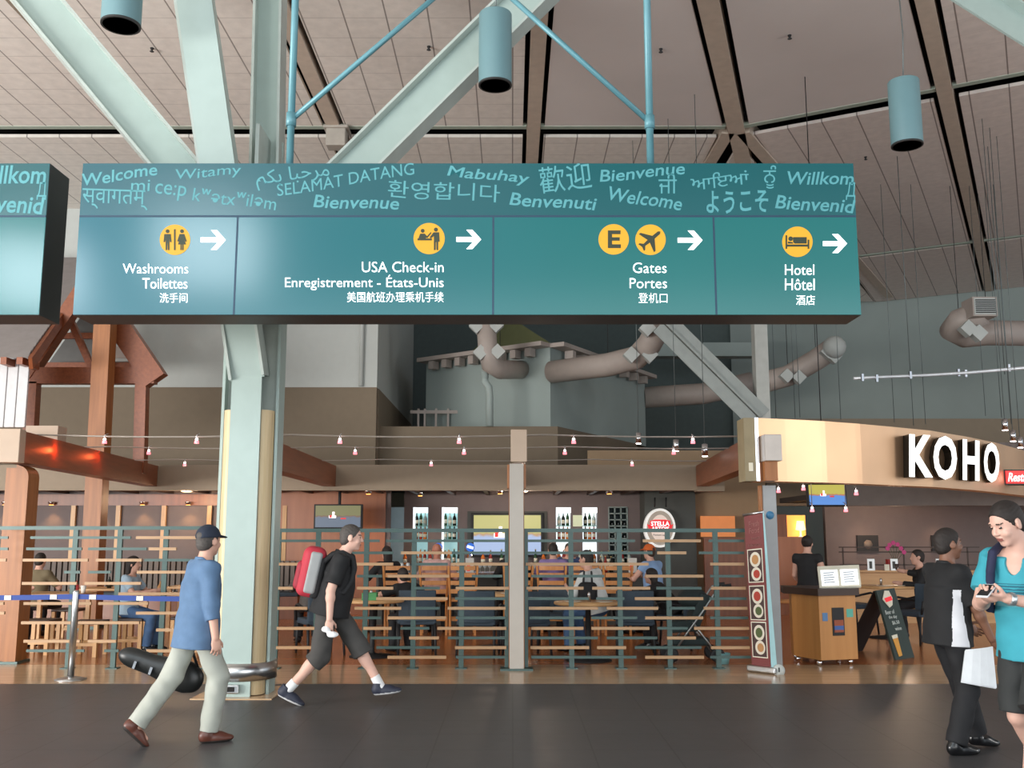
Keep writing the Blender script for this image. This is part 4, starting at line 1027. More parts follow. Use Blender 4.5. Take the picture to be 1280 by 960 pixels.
# bar counter
CYB = 18.2
ct = thing('bar_counter', 'long dark bar counter with a grey top in front of the niches', 'counter', (1., CYB, 0))
cz = at(0, 716, CYB).z
MB().box2((at(470, 720, CYB).x, CYB+.05, 0), (at(806, 720, CYB).x, CYB+.6, cz-.04)).build('body', M_counter, ct)
MB().box2((at(466, 720, CYB).x, CYB-.12, cz-.04), (at(810, 720, CYB).x, CYB+.7, cz)).build('top', mat('bar_top', (118, 92, 82), .25), ct, bevel=.008)
for k in range(12): x = at(482+k*28, 740, CYB).x; MB().box2((x-.02, CYB+.02, .1), (x+.02, CYB+.05, cz-.1)).build('panel_batten', M_black, ct)
struct('trim_back_bar', MB().box2((wx(505), KY-.55, 0), (wx(800), KY-.04, kb(0, 706, KY-.5).z)), M_counter)
zb = kb(0, 706, KY-.5).z
for k in range(22):
    px = 508+k*13.4+rng.uniform(-3, 3)
    bottle(int(rng.randint(6)), (at(px, 700, KY-.25).x, KY-.25, zb), 'bottle standing in the row on the back bar below the niches', 'bottles on the back bar')
for px, c in ((737, 1), (751, 1), (757, 4), (764, 1)): bottle(c, (at(px, 710, CYB+.3).x, CYB+.3, cz), 'wine bottle standing on the counter under the wine rack', 'bottles on the bar counter')
# glasses and small things on the counter
M_glass = mat('drinking_glass', (206, 214, 214), .08)
gl0 = None
for px in (474, 502, 510, 528, 560, 566, 573, 600, 606, 612, 662, 668):
    x = at(px, 712, CYB+.15).x; mb = MB().lathe((0, 0, 0), [(.03, 0), (.004, .01), (.004, .07), (.036, .11), (.034, .17), (.030, .17), (.03, .115)], 12)
    if gl0 is None: gl0 = single('wine_glass', mb, M_glass, 'stemmed glass standing on the bar counter', 'glass', 'glasses on the bar counter', base=(0, 0, 0)); gl0.location = (x, CYB+.15, cz)
    else: o = gl0.copy(); COL.objects.link(o); o.location = (x, CYB+.15, cz)
for k, (px, py, nm) in enumerate(((587, 706, 'in front of the left beer tap'), (791, 703, 'left of the diner in the orange cap'))):
    q = at(px, 714, CYB+.05); t = thing('menu_card', f'white upright card standing on the bar counter {nm}', 'card', (q.x, CYB+.05, cz))
    MB().box((q.x, CYB+.05, cz+.13), (.15, .012, .26)).build('card', mat('card_white', (226, 224, 216), .6), t); MB().box((q.x-.02, CYB+.043, cz+.10), (.06, .004, .14)).build('print', M_sred, t)
for k, (px, nm) in enumerate(((548, 'above the bald diner'), (588, 'left of the big screen'))):
    q = at(px, 684, CYB+.45); t = thing('beer_tap', f'blue and white round tap head {nm}', 'beer tap', (q.x, CYB+.45, cz))
    MB().lathe((q.x, CYB+.45, cz), [(.05, 0), (.035, .02), (.03, q.z-cz-.09)], 14).build('column', M_chrome, t)
    MB().lathe((q.x, CYB+.42, q.z), [(.001, -.02), (.075, -.02), (.08, 0), (.075, .02), (.001, .02)], 24, 'Y').build('badge', mat('badge_blue', (60, 110, 200), .4, emit=(50, 105, 205), es=.6), t)
    MB().box((q.x, CYB+.395, q.z), (.12, .008, .045), Matrix.Rotation(.3, 3, 'Y')).build('badge_stripe', M_wtxt, t)
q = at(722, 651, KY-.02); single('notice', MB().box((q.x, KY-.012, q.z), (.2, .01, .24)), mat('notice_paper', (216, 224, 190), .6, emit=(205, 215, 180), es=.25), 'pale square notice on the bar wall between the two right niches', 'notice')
downlight(525, 640, KY-.5, CZB+.02, 'small canopy downlight over the leftmost lit niche', 22, (1., .62, .34), top_=CZB+.1); downlight(460, 640, 20.0, CZB+.02, 'small canopy downlight washing the orange panel right of the television', 30, (1., .55, .3), top_=CZB+.1)
downlight(625, 640, 19.9, CZB+.02, 'small canopy downlight over the middle of the bar', 22, (1., .66, .4), top_=CZB+.1); downlight(762, 640, 19.9, CZB+.02, 'small canopy downlight in front of the wine rack', 22, (1., .66, .4), top_=CZB+.1)
downlight(565, 640, 17.0, 2.7, 'small lamp hung over the bar chairs', 5, (1., .66, .4)) if 0 else None
# ------------------------------------------------------------------ radial glulam beams on timber posts
def gbeam(px0, px1, zb_, zt_, Y0, Y1, label, w=.24):
    a = at(px0, 560, Y0); b = at(px1, 590, Y1); t = thing('roof_beam', label, 'beam', (a.x, Y0, zb_))
    h = zt_-zb_; z = (zt_+zb_)/2
    MB().beam((a.x, Y0, z), (b.x, Y1, z), w, h).build('timber', M_beam, t)
    d = (Vector((b.x, Y1, 0))-Vector((a.x, Y0, 0))).normalized(); e = Vector((a.x, Y0, z))
    MB().beam(e-d*.05, e+d*.14, w+.03, h+.03).build('end_cap', M_endg, t, bevel=.008)
    return t
z0b, z1b = 2.50, 2.89
gbeam(12, 189, z0b, z1b, 12.4, 18.95, 'brown glulam beam running back from the left timber post, lit by red spots')
gbeam(300, 412, z0b, z1b, 12.4, 18.95, 'brown glulam beam emerging from behind the mint column')
gbeam(648.5, 646, z0b, z1b-.02, 12.3, 18.95, 'glulam beam seen end-on above the grey centre post', .17)
gbeam(963, 878, z0b, z1b, 12.35, 18.95, 'glulam beam poking through the copper fascia')
single('roof_beam', MB().box2((-9.5, 12.6, z0b+.05), (at(-5, 555, 12.6).x, 12.85, z1b-.02)), M_beam, 'brown cross beam meeting the left timber post at the picture edge', 'beam')
q0 = at(50, 540, 15); q1 = at(75, 560, 15); single('beam_block', MB().box2((at(36, 540, 15).x, 14.9, 2.83), (at(76, 540, 15).x, 15.2, at(0, 533, 15).z)), M_endg, 'pale wooden block lying across the left glulam beam', 'block')
# posts
t = thing('timber_post', 'round-topped honey timber post at the left end of the railing', 'post', (at(20, 700, 12.9).x, 12.9, 0))
x = at(19, 700, 12.95).x
pts = []
for side in (0, 1):
    pass
m = MB(); m.box2((x-.15, 12.85, 0), (x+.0, 13.1, 2.45)).build('plank', M_post, t)
prof = [(x+.005, 0), (x+.165, 0), (x+.165, 2.33)]+[(x+.165-.15*(1-math.cos(a)), 2.33+.15*math.sin(a)) for a in [math.radians(q) for q in (20, 40, 60, 80)]]+[(x+.005, 2.49)]
MB().prism([(u, 12.8, w) for u, w in prof], (0, .3, 0)).build('round_plank', M_post, t); MB().box2((x-.2, 12.78, 0), (x+.2, 13.12, .03)).build('foot_plate', M_teal, t)
t = thing('timber_post', 'tall brown timber post rising behind the left beam into the gable', 'post', (at(122, 600, 17.5).x, 17.5, 0))
xa = at(119, 650, 17.5).x; xb = at(129, 405, 17.5).x
MB().prism([(xa-.15, 17.4, 0), (xa+.15, 17.4, 0), (xb+.15, 17.4, 7.2), (xb-.15, 17.4, 7.2)], (0, .3, 0)).build('shaft', M_post, t); MB().box2((xa-.19, 17.36, 0), (xa+.19, 17.74, .05)).build('foot_plate', M_teal, t)
t = thing('centre_post', 'slim grey-faced post standing in the middle of the railing', 'post', (.05, 12.3, 0))
MB().box2((-.03, 12.22, 0), (.14, 12.38, z0b-.04)).build('shaft', mat('post_grey_face', (176, 168, 158), .45, var=.03), t)
MB().box2((-.04, 12.3, 0), (.15, 12.40, z0b-.3)).build('back_plank', M_post, t)
MB().box2((-.06, 12.24, z0b-.34), (.17, 12.42, z0b-.05)).build('head_block', M_post, t)
MB().box2((-.14, 12.18, 0), (.25, 12.42, .02)).build('foot_plate', M_teal, t)
px_ = at(963, 700, 12.4).x
t = thing('fascia_post', 'grey post under the left end of the copper fascia', 'post', (px_, 12.42, 0))
MB().box2((px_-.075, 12.34, 0), (px_+.085, 12.5, 2.2)).build('shaft', mat('post_metal', (138, 138, 138), .4, .3), t); MB().box2((px_-.105, 12.38, 0), (px_-.076, 12.48, 2.2)).build('edge_plank', M_post, t)
single('round_sticker', MB().lathe((px_, 12.335, at(0, 644, 12.34).z), [(.001, 0), (.05, 0), (.05, .004)], 20, 'Y'), mat('sticker_blue', (70, 130, 170), .5), 'small blue sticker on the grey post under the copper fascia', 'sticker')
# ------------------------------------------------------------------ gabled timber porch and shed roof at upper left
gp = thing('timber_gable', 'open timber gable frame high on the left wall', 'gable', (at(118, 470, 18).x, 18, 4.8))
def g_(a, b, w=.24, h=.3, Y=18., nm='tie_beam', m=M_beam): MB().beam(at(*a, Y), at(*b, Y), w, h).build(nm, m, gp)
g_((38, 470), (195, 470), w=.20, nm='tie_beam'); g_((112, 352), (196, 476), h=.4, nm='rafter'); g_((112, 352), (33, 470), h=.26, nm='rafter')
g_((112, 345), (192, 465), h=.2, w=.2, Y=18.6, nm='rafter')
g_((178, 480), (175, 592), w=.2, h=.2, nm='post'); g_((42, 478), (38, 545), w=.2, h=.2, nm='post')
g_((55, 457), (180, 457), w=.1, h=.12, Y=20, nm='purlin'); g_((75, 420), (150, 420), w=.1, h=.12, Y=20, nm='purlin'); g_((88, 400), (115, 460), w=.12, h=.12, Y=19.5, nm='purlin')
MB().prism([at(60, 455, 20.4), at(112, 380, 20.4), at(165, 455, 20.4)], (0, .1, 0)).build('gable_panel', mat('gable_panel_grey', (108, 108, 106), .7), gp)
q = at(152, 441, 19.8); MB().box(q, (.38, .06, .36)).build('louvre_box', M_white, gp); MB().box((q.x, q.y-.04, q.z), (.26, .04, .24)).build('louvre', M_duct, gp)
sr = thing('shed_roof', 'grey corrugated shed roof at the left edge', 'roof', at(0, 447, 16.2))
A_ = [at(-120, 447, 16.2), at(35, 447, 16.2), at(122, 325, 20.6), at(-120, 325, 20.6)]
m = MB(); rows = []
N_ = 60
for i in range(N_+1):
    f = i/N_; a = A_[0].lerp(A_[3], f); b = A_[1].lerp(A_[2], f); h = .05*(i % 2); rows.append([a+Vector((0, 0, h)), a.lerp(b, .5)+Vector((0, 0, h)), b+Vector((0, 0, h))])
m.sheet(rows, (0, .05, .05)).build('corrugated_sheet', mat('corrugated_grey', (136, 130, 128), .5, .2), sr)
MB().beam(A_[1]+Vector((.05, 0, -.1)), A_[2]+Vector((.05, 0, -.1)), .06, .2).build('bargeboard', M_beam, sr)
for px in (8, 28): q = at(px, 452, 16.3); MB().box((q.x, 16.5, q.z), (.1, .6, .12)).build('rafter_end', M_beam, sr)
wsh = thing('board_wall', 'white vertical board wall below the corrugated shed roof', 'wall', at(0, 540, 16.5))
for k in range(7):
    xx = at(33-k*13.5, 500, 16.5).x; MB().box2((xx-.165, 16.5, at(0, 534, 16.5).z), (xx, 16.55, at(0, 447, 16.5).z)).build('board', mat('board_white', (205, 205, 206), .6), wsh, bevel=.008)
# ------------------------------------------------------------------ cable lights
M_bulb = mat('bulb_core', (255, 240, 236), .4, emit=(255, 236, 232), es=9.); M_bulbhalo = mat('bulb_pink_halo', (255, 150, 156), .3, emit=(255, 130, 142), es=1.8)  # the pink glow imitates camera bloom around each bulb
M_wire = mat('cable_grey', (176, 168, 160), .35, .6)
wires = [(12.9, 547, 'front'), (14.8, 562, 'middle'), (17.4, 578, 'rear')]
z_w = {}
for Yw, py, nm in wires:
    z = at(640, py-4, Yw).z; z_w[nm] = z
    t = thing('cable_light_wire', f'{nm} low-voltage wire strung across the beams above the bar', 'wire', (0, Yw, z))
    X0, X1 = -9.5, at(1000, 560, Yw).x
    pth = [(X0+(X1-X0)*k/20, Yw, z-.03*math.sin(math.pi*((k % 5)/5.))) for k in range(21)]
    MB().tube(pth, .006, 5).build('cable', M_wire, t); MB().tube([(p[0], p[1]+.1, p[2]) for p in pth], .006, 5).build('cable', M_wire, t)
bulbs = {'front': [131, 246, 425, 574, 717, 866], 'middle': [20, 186, 444, 580, 706, 842], 'rear': [231, 539, 790]}
b0 = None
def bulb(x, y, z, label, group):
    global b0
    if b0 is None:
        b0 = thing('cable_bulb', label, 'bulb', (x, y, z), group=group)
        MB().lathe((0, 0, -.03), [(.012, .05), (.012, .02), (.001, .02)], 10).tube([(0, 0, .02), (0, .1, .05)], .006, 5).build('holder', M_chrome, b0, local=True)
        MB().ball((0, 0, -.035), .019, 10).build('bulb', M_bulb, b0, local=True)
        MB().lathe((0, 0, -.09), [(.030, 0), (.028, .03), (.014, .055), (.010, .07)], 12).build('lamp_shell', M_bulbhalo, b0, local=True)  # pink emissive shell standing in for the halo around the bulb
        return b0
    return dup(b0, (x, y, z), 0, label, group)
for Yw, py, nm in wires:
    for k, px in enumerate(bulbs[nm]): bulb(at(px, py, Yw).x, Yw, z_w[nm]-.03, f'glowing pink halogen bulb, {ordw[k]} from the left on the {nm} wire', 'bulbs on the cable lights')
for k, (px, py) in enumerate(((973, 610), (1004, 607), (1070, 613), (1015, 634), (1057, 634))):
    q = at(px, py-2, 14.2); bb = bulb(q.x, 14.2, q.z, f'glowing pink bulb below the copper fascia, {["leftmost", "second from the left", "at the right of the television", "under the television left corner", "under the television right corner"][k]}', 'bulbs under the copper fascia')
for px, py, Y, pw in ((60, 575, 13.3, 6), (560, 575, 14.5, 10), (760, 575, 15, 10), (300, 575, 14.8, 10)): 
    pass
t = thing('light_rail', 'thin rail with drop wires holding the pink bulbs under the copper fascia', 'light rail', (at(1015, 600, 14.2).x, 14.2, 2.6))
MB().tube([(at(955, 600, 14.2).x, 14.2, 2.62), (at(1090, 600, 14.2).x, 14.2, 2.62)], .012, 8).tube([(at(955, 600, 14.2).x, 14.2, 2.62), (at(955, 600, 14.2).x, 12.5, 2.62)], .012, 8).build('rail', M_wire, t)
for px, py in ((973, 610), (1004, 607), (1070, 613), (1015, 634), (1057, 634)): q = at(px, py-2, 14.2); MB().tube([(q.x, 14.2, q.z+.02), (q.x, 14.2, 2.62)], .005, 5).build('drop_wire', M_wire, t)
for px, py, Y, nm in ((48, 563, 13.6, 'nearer'), (108, 571, 15.4, 'farther')):
    q = at(px, py, Y); lamp('beam_spot_light', (q.x+.30, q.y, q.z), 2.6, (1., .12, .03), .03)
# silver mini pendants over the bar and beyond the fascia
for k, (px, py, Y, wh) in enumerate(((798, 548, 18, 'leftmost of the three over the bar right end'), (845, 557, 17, 'middle one of the three over the bar right end'), (881, 563, 16, 'rightmost of the three over the bar right end'), (1256, 531, 17, 'left one beyond the shop letters'), (1266, 545, 17.4, 'middle one beyond the shop letters'), (1275, 553, 17.8, 'right one beyond the shop letters'))):
    q = at(px, py, Y); t = thing('mini_pendant', f'small silver tube pendant, {wh}', 'lamp', (q.x, Y, q.z-.11), group='small silver pendants')
    MB().lathe((q.x, Y, q.z-.09), [(.05, 0), (.05, .19), (.01, .2)], 14).build('tube', M_chrome, t); MB().lathe((q.x, Y, q.z-.10), [(.001, 0), (.045, 0), (.045, .01)], 12).build('lens', M_bulb, t); MB().tube([(q.x, Y, q.z+.1), (q.x, Y, CZ if k != 1 else CZ)], .006, 5).build('wire', wm, t)
# ------------------------------------------------------------------ slatted screen railing
M_slat = wood('rail_slat_oak', (164, 128, 92), (182, 146, 108), .45, 'X', 1.5)
RY = 12.4
W_t, T_t = 'w', 't'
segs = [
 (676, [(440, 475, 't'), (483, 632, 't'), (660, 793, 't'), (803, 875, 'w'), (885, 929, 't'), (346, 430, 't')]),
 (691, [(440, 492, 't'), (502, 565, 'w'), (565, 632, 't'), (656, 815, 't'), (821, 857, 'w'), (873, 929, 't')]),
 (705, [(346, 393, 'w'), (444, 492, 'w'), (517, 560, 't'), (564, 635, 'w'), (657, 810, 'w'), (887, 929, 'w')]),
 (720, [(447, 478, 't'), (485, 562, 'w'), (590, 628, 't'), (664, 712, 't'), (715, 755, 't'), (806, 878, 'w'), (887, 929, 't')]),
 (735, [(346, 367, 'w'), (447, 492, 'w'), (517, 550, 't'), (570, 637, 'w'), (658, 729, 'w'), (740, 812, 'w'), (820, 876, 't'), (888, 931, 'w')]),
 (748, [(471, 560, 'w'), (569, 632, 't'), (660, 736, 't'), (745, 780, 't'), (793, 878, 'w'), (886, 932, 't')]),
 (760, [(346, 385, 'w'), (444, 502, 'w'), (520, 550, 't'), (560, 632, 'w'), (661, 747, 'w'), (758, 822, 'w'), (837, 868, 't'), (879, 933, 'w')]),
 (772, [(440, 477, 't'), (485, 558, 'w'), (570, 632, 't'), (662, 729, 't'), (739, 796, 't'), (806, 878, 'w'), (887, 934, 't')]),
 (785, [(346, 395, 'w'), (455, 490, 'w'), (501, 537, 't'), (547, 633, 'w'), (664, 729, 'w'), (739, 811, 'w'), (821, 859, 't'), (867, 935, 'w')]),
 (797, [(464, 502, 't'), (512, 549, 'w'), (560, 632, 't'), (660, 747, 't'), (758, 821, 't'), (833, 869, 'w'), (887, 935, 't')]),
 (809, [(346, 390, 'w'), (471, 550, 't'), (569, 633, 'w'), (663, 736, 'w'), (746, 782, 'w'), (793, 876, 't'), (888, 936, 'w')]),
 (821, [(485, 558, 'w'), (570, 633, 't'), (664, 795, 't'), (806, 879, 'w'), (887, 938, 't')]),
 (672, [(-20, 12, 't'), (40, 165, 't'), (172, 260, 'w')]), (686, [(-20, 12, 't'), (35, 104, 't'), (112, 185, 't'), (188, 222, 'w')]), (700, [(-20, 10, 'w'), (31, 112, 'w'), (122, 179, 'w'), (182, 262, 't')]),
 (715, [(82, 102, 't'), (112, 140, 't'), (173, 265, 'w')]), (729, [(30, 98, 'w'), (108, 178, 'w')]), (742, [(150, 265, 'w')]), (754, [(-20, 7, 'w'), (32, 116, 'w'), (125, 187, 'w')]), (766, [(-20, 8, 'w'), (172, 262, 'w')]),
 (778, [(29, 96, 'w'), (100, 176, 'w')]), (787, [(197, 265, 'w')]), (801, [(32, 102, 'w'), (112, 147, 'w')]), (813, [(35, 107, 't'), (132, 150, 't'), (185, 262, 'w')]),
]
rails = {}
def rail_thing(k):
    if k not in rails:
        x0, x1, lab = {'a': (-30, 268, 'slatted screen railing left of the mint column'), 'b': (340, 637, 'slatted screen railing between the mint column and the centre post'), 'c': (655, 938, 'slatted screen railing between the centre post and the red banner')}[k]
        a, b = at(x0, 700, RY).x, at(x1, 700, RY).x; rails[k] = thing('slat_railing', lab, 'railing', ((a+b)/2, RY, 0))
        zt_ = at(640, 663 if k != 'a' else 660, RY).z
        MB().beam((a, RY, zt_), (b, RY, zt_), .06, .045).build('top_rail', M_teal, rails[k])
        for px in {'a': (90, 146, 204, 262), 'b': (346, 396, 457, 517, 577, 634), 'c': (657, 714, 775, 836, 896)}[k]:
            x = at(px, 750, RY).x; MB().box2((x-.03, RY-.02, 0), (x+.03, RY+.02, zt_)).box2((x-.07, RY-.06, 0), (x+.07, RY+.06, .012)).build('post', M_teal, rails[k])
    return rails[k]
for k in 'abc': rail_thing(k)
for py, sg_ in segs:
    for x0, x1, ty in sg_:
        k = 'a' if x1 < 300 else ('b' if x1 < 645 else 'c'); z = at(640, py, RY).z; a, b = at(x0, py, RY).x, at(x1, py, RY).x
        if ty == 'w': MB().box2((a, RY-.055, z-.017), (b, RY-.021, z+.017)).build('oak_slat', M_slat, rails[k])
        else: MB().box2((a, RY-.045, z-.016), (b, RY-.021, z+.016)).build('teal_slat', M_teal, rails[k])
# ------------------------------------------------------------------ belt stanchion
q = at(88, 850, 11.45); t = thing('belt_stanchion', 'chrome belt stanchion post holding the blue belt', 'stanchion', (q.x, 11.45, 0))
zt_ = at(0, 740, 11.45).z
MB().lathe((q.x, 11.45, 0), [(.17, 0), (.17, .012), (.06, .035), (.04, .04)], 28).build('base', M_steel, t)
MB().lathe((q.x, 11.45, .03), [(.036, 0), (.036, zt_-.03), (.03, zt_-.01), (.001, zt_-.01)], 20).build('tube', M_steel, t)
bt = thing('queue_belt', 'blue queue belt with white marks stretched from the stanchion', 'belt', (q.x, 11.45, zt_-.08))
M_blue = mat('belt_blue', (24, 60, 138), .6)
zz = zt_-.05
def bl_pt(x): 
    f = (x-q.x); return Vector((x, 11.45, zz-.02*math.sin(max(0, min(1, abs(f)/2.3))*math.pi)-.01*f/2))
xs = np.linspace(q.x-1.9, CX-.3, 24)
m = MB().sheet([[bl_pt(x)+Vector((0, 0, .028)) for x in xs], [bl_pt(x)-Vector((0, 0, .028)) for x in xs]], (0, .006, 0)); m.build('band', M_blue, bt)
for px in (10, 67, 116, 175, 232): x = at(px, 745, 11.45).x; p = bl_pt(x); MB().box((x, 11.447, p.z), (.075, .006, .05)).build('white_mark', M_lab, bt)
# ------------------------------------------------------------------ copper fascia with the shop letters
M_cop = mat('copper_sheet', (232, 190, 152), .44, .85, var=.06, vscale=1.2)
arc = [(930, 11.95), (945, 12.0), (985, 12.15), (1030, 12.35), (1075, 12.65), (1120, 13.05), (1165, 13.5), (1212, 14.4), (1245, 15.3), (1275, 16.5), (1300, 17.8), (1315, 19)]
arcp = [at(px, 560, Y) for px, Y in arc]; ZB, ZT = 2.235, 3.0
kf = thing('copper_fascia', 'curved copper shopfront fascia carrying the white letters', 'fascia', (arcp[1].x, 12.2, ZB))
def arc_at(px):
    for i in range(len(arc)-1):
        if arc[i][0] <= px <= arc[i+1][0]: f = (px-arc[i][0])/(arc[i+1][0]-arc[i][0]); return arc[i][1]+f*(arc[i+1][1]-arc[i][1])
    return arc[-1][1]
pf = [Vector((at(px, 560, arc_at(px)).x, arc_at(px), 0)) for px in np.linspace(945, 1314, 60)]
m = MB(); m.sheet([[p+Vector((0, 0, ZT)) for p in pf], [p+Vector((0, 0, ZB)) for p in pf]], (0, .3, 0)); o = m.build('copper_skin', M_cop, kf)
MB().box2((pf[0].x-.14, 12.0, ZB-.0), (pf[0].x-.005, 12.35, ZT)).build('end_return', mat('fascia_end_olive', (140, 126, 96), .5), kf)
MB().box2((pf[0].x-.012, 11.975, ZB), (pf[0].x+.03, 12.0, ZT)).build('edge_trim', M_chrome, kf)
MB().box((pf[0].x-.07, 11.995, ZB+.17), (.05, .01, .1)).build('plate', M_lab, kf)
ft = [p+Vector((0, -.012, 0)) for p in pf]
cb = thing('fascia_box', 'grey and copper beam end box on the left end of the fascia', 'box', (px_, 11.9, 2.4))
x0, x1 = at(953, 560, 11.9).x, at(972, 560, 11.9).x
MB().box2((x0, 11.78, at(0, 576, 11.8).z), (x1+.02, 12.1, at(0, 543, 11.8).z)).build('cover', mat('box_grey', (176, 166, 158), .4, .3), cb, bevel=.006)
MB().box2((x0+.02, 11.86, at(0, 601, 11.9).z), (x1-.02, 12.1, at(0, 576, 11.8).z)).build('lower_block', M_post, cb)
# letters
M_lit = mat('channel_letter_face', (255, 255, 250), .5, emit=(255, 255, 250), es=1.25)
M_lside = mat('channel_letter_side', (16, 18, 17), .5)
for ch, x0, x1, y0, y1 in (('K', 1136.5, 1166, 543.5, 596.5), ('O', 1166.8, 1196, 545, 599.5), ('H', 1203.5, 1224, 550, 600.5), ('O', 1230, 1249, 553.5, 603)):
    Y = arc_at((x0+x1)/2)-.34; cxp = (x0+x1)/2
    t = thing('channel_letter', f'lit white block letter {ch} on the copper fascia, '+{1136.5: 'first of the word', 1166.8: 'second of the word', 1203.5: 'third of the word', 1230: 'last of the word'}[x0], 'letter', at(cxp, y1, Y))
    dY = (arc_at(x1)-arc_at(x0))*.55
    def lfr(u, v, w, Y=Y, cxp=cxp, x0=x0, x1=x1, dY=dY):
        Yu = Y+dY*(u-cxp)/(x1-x0); return Vector((at(u, v, Yu).x, Yu-w, at(u, v, Y).z))
    mb = MB(); text_mb(mb, ch, x0, y0, x1, y1, lambda u, v, w: lfr(u, v, .006 if w else 0.), bold=.03, thick=1.); mb.build('face', M_lit, t)
    mb = MB(); text_mb(mb, ch, x0, y0, x1, y1, lambda u, v, w: lfr(u, v, 0.-.001 if w else -.33), bold=.034, thick=1.); mb.build('return', M_lside, t)
Y = 15.6; t = thing('neon_sign', 'small red lit box sign beside the last white letter, cut by the right edge', 'sign', at(1270, 606, Y))
a = at(1256, 606, Y); b = at(1310, 587, Y); MB().box2((a.x, Y, a.z), (b.x, Y+.25, b.z)).build('box', M_lside, t)
MB().box2((a.x+.02, Y-.012, a.z+.02), (b.x, Y-.001, b.z-.02)).build('face', mat('neon_red', (220, 40, 40), .4, emit=(225, 40, 40), es=1.), t)
txt('lettering', 'Restaurant', 1259.5, 591, 1306, 602, M_lit, t, lambda u, v, w: Vector((at(u, v, Y).x, Y-.014-w, at(u, v, Y).z)), bold=.02, shear=.2)
# ------------------------------------------------------------------ right dining room
RB = 21.0
def rb(px, py, Y=None): return at(px, py, Y or RB)
struct('wall_bulkhead', MB().box2((rb(1030, 620, 18).x, 18, at(0, 632, 18).z), (12, 18.2, 3.25)), mat('bulkhead_grey', (112, 104, 100), .7))
struct('ceiling_dining_right', MB().box2((rb(1030, 620, 18).x, 18.2, 2.25), (12, RB, 2.35)), M_soff)
struct('wall_soffit_right', MB().box2((rb(955, 560, RB+.3).x, RB+.2, 2.2), (15, RB+.4, at(1200, 524, RB+.3).z)), M_beige)
struct('wall_dining_right', MB().box2((rb(1030, 620).x, RB, 0), (13, RB+.15, 2.6)), M_mauve)
struct('trim_red_panel', MB().box2((rb(972, 680, 20.4).x, 20.4, 0), (rb(1012, 680, 20.4).x, 20.5, at(0, 671, 20.4).z)), M_redp)
struct('trim_brown_panel', MB().box2((rb(880, 680, 20.4).x, 20.4, 0), (rb(934, 680, 20.4).x, 20.5, at(0, 672, 20.4).z)), M_redw)
M_nich = mat('niche_amber', (255, 190, 90), .5, emit=(255, 176, 80), es=.95); M_nich2 = mat('niche_orange', (200, 124, 72), .5, emit=(214, 126, 66), es=.42)
struct('trim_niche_amber', MB().box2((rb(984, 660, 20.6).x, 20.6, at(0, 671, 20.6).z), (rb(1007, 660, 20.6).x, 20.65, at(0, 644, 20.6).z)), M_nich)  # back of the lit niche, its lighting put into an emissive colour
struct('trim_niche_orange', MB().box2((rb(876, 660, 20.6).x, 20.6, at(0, 671, 20.6).z), (rb(919, 660, 20.6).x, 20.65, at(0, 645, 20.6).z)), M_nich2)  # orange niche back; emission stands in for the light inside it
struct('trim_niche', MB().box2((rb(971, 660, 20.55).x, 20.5, at(0, 671, 20.5).z), (rb(983, 660, 20.55).x, 20.7, at(0, 643, 20.5).z)), M_redw)
single('niche_lamp', MB().lathe(at(1001, 671, 20.5), [(.05, 0), (.02, .02), (.02, .12), (.1, .14), (.07, .32)], 14), mat('lampshade_glow', (255, 236, 190), .5, emit=(255, 232, 180), es=1.4), 'glowing table lamp in the amber niche above the red panel', 'lamp')
screen(1012, 1056, 606, 631, 15.2, 'television showing a boat, hung below the copper fascia', screen_mat('screen_picture_right', (200, 190, 90), (190, 120, 90), (96, 150, 226), .95), tilt=-6, hang=CZ)
# oak half wall with ledge and the framed divider on it
hw = thing('half_wall', 'light oak half wall with ledge behind the right tables', 'partition', (rb(1130, 740, 18.6).x, 18.6, 0))
x0, x1 = at(1052, 712, 18.6).x, at(1330, 712, 18.6).x; zl = at(0, 713, 18.6).z
MB().box2((x0, 18.6, 0), (x1, 18.75, zl-.03)).build('panel', M_ltw, hw); MB().box2((x0-.03, 18.5, zl-.03), (x1, 18.85, zl)).build('ledge', M_ltw, hw)
m = MB()
for px in (1054, 1130, 1210): x = at(px, 700, 18.7).x; m.box2((x-.012, 18.69, zl), (x+.012, 18.71, at(0, 684, 18.7).z))
for py in (684, 690, 706): m.box2((x0, 18.69, at(0, py, 18.7).z-.012), (at(1225, 700, 18.7).x, 18.71, at(0, py, 18.7).z+.012))
m.build('screen_frame', M_dkw, hw)
for px, nm in ((1089, 'left of the orchid'), (1118, 'right of the orchid'), (1175, 'behind the man in black')):
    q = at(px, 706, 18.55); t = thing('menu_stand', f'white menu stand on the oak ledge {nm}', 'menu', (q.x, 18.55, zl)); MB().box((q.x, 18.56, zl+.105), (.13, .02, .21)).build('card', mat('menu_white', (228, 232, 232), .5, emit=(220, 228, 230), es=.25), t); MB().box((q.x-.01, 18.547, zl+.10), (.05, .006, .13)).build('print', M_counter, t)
q = at(1109, 710, 18.55); single('menu_stand', MB().box((q.x, 18.56, zl+.055), (.09, .02, .11)), M_lab, 'small cream card on the oak ledge beside the red boxes', 'menu')
q = at(1117, 706, 18.7); single('gift_box', MB().box((q.x-.04, 18.68, zl+.1), (.18, .12, .2)), mat('box_red', (160, 44, 44), .5), 'red box on the oak ledge under the orchid', 'box')
oq = at(1118, 690, 18.6); t = thing('orchid', 'pink orchid plant standing on the oak ledge', 'plant', (oq.x, 18.6, zl))
MB().lathe((oq.x, 18.6, zl), [(.05, 0), (.07, .12), (.06, .12)], 14).build('pot', M_dkw, t); st = MB()
tips = [(-.09, .46), (-.02, .5), (.06, .47), (.12, .40), (.17, .33), (-.13, .40)]
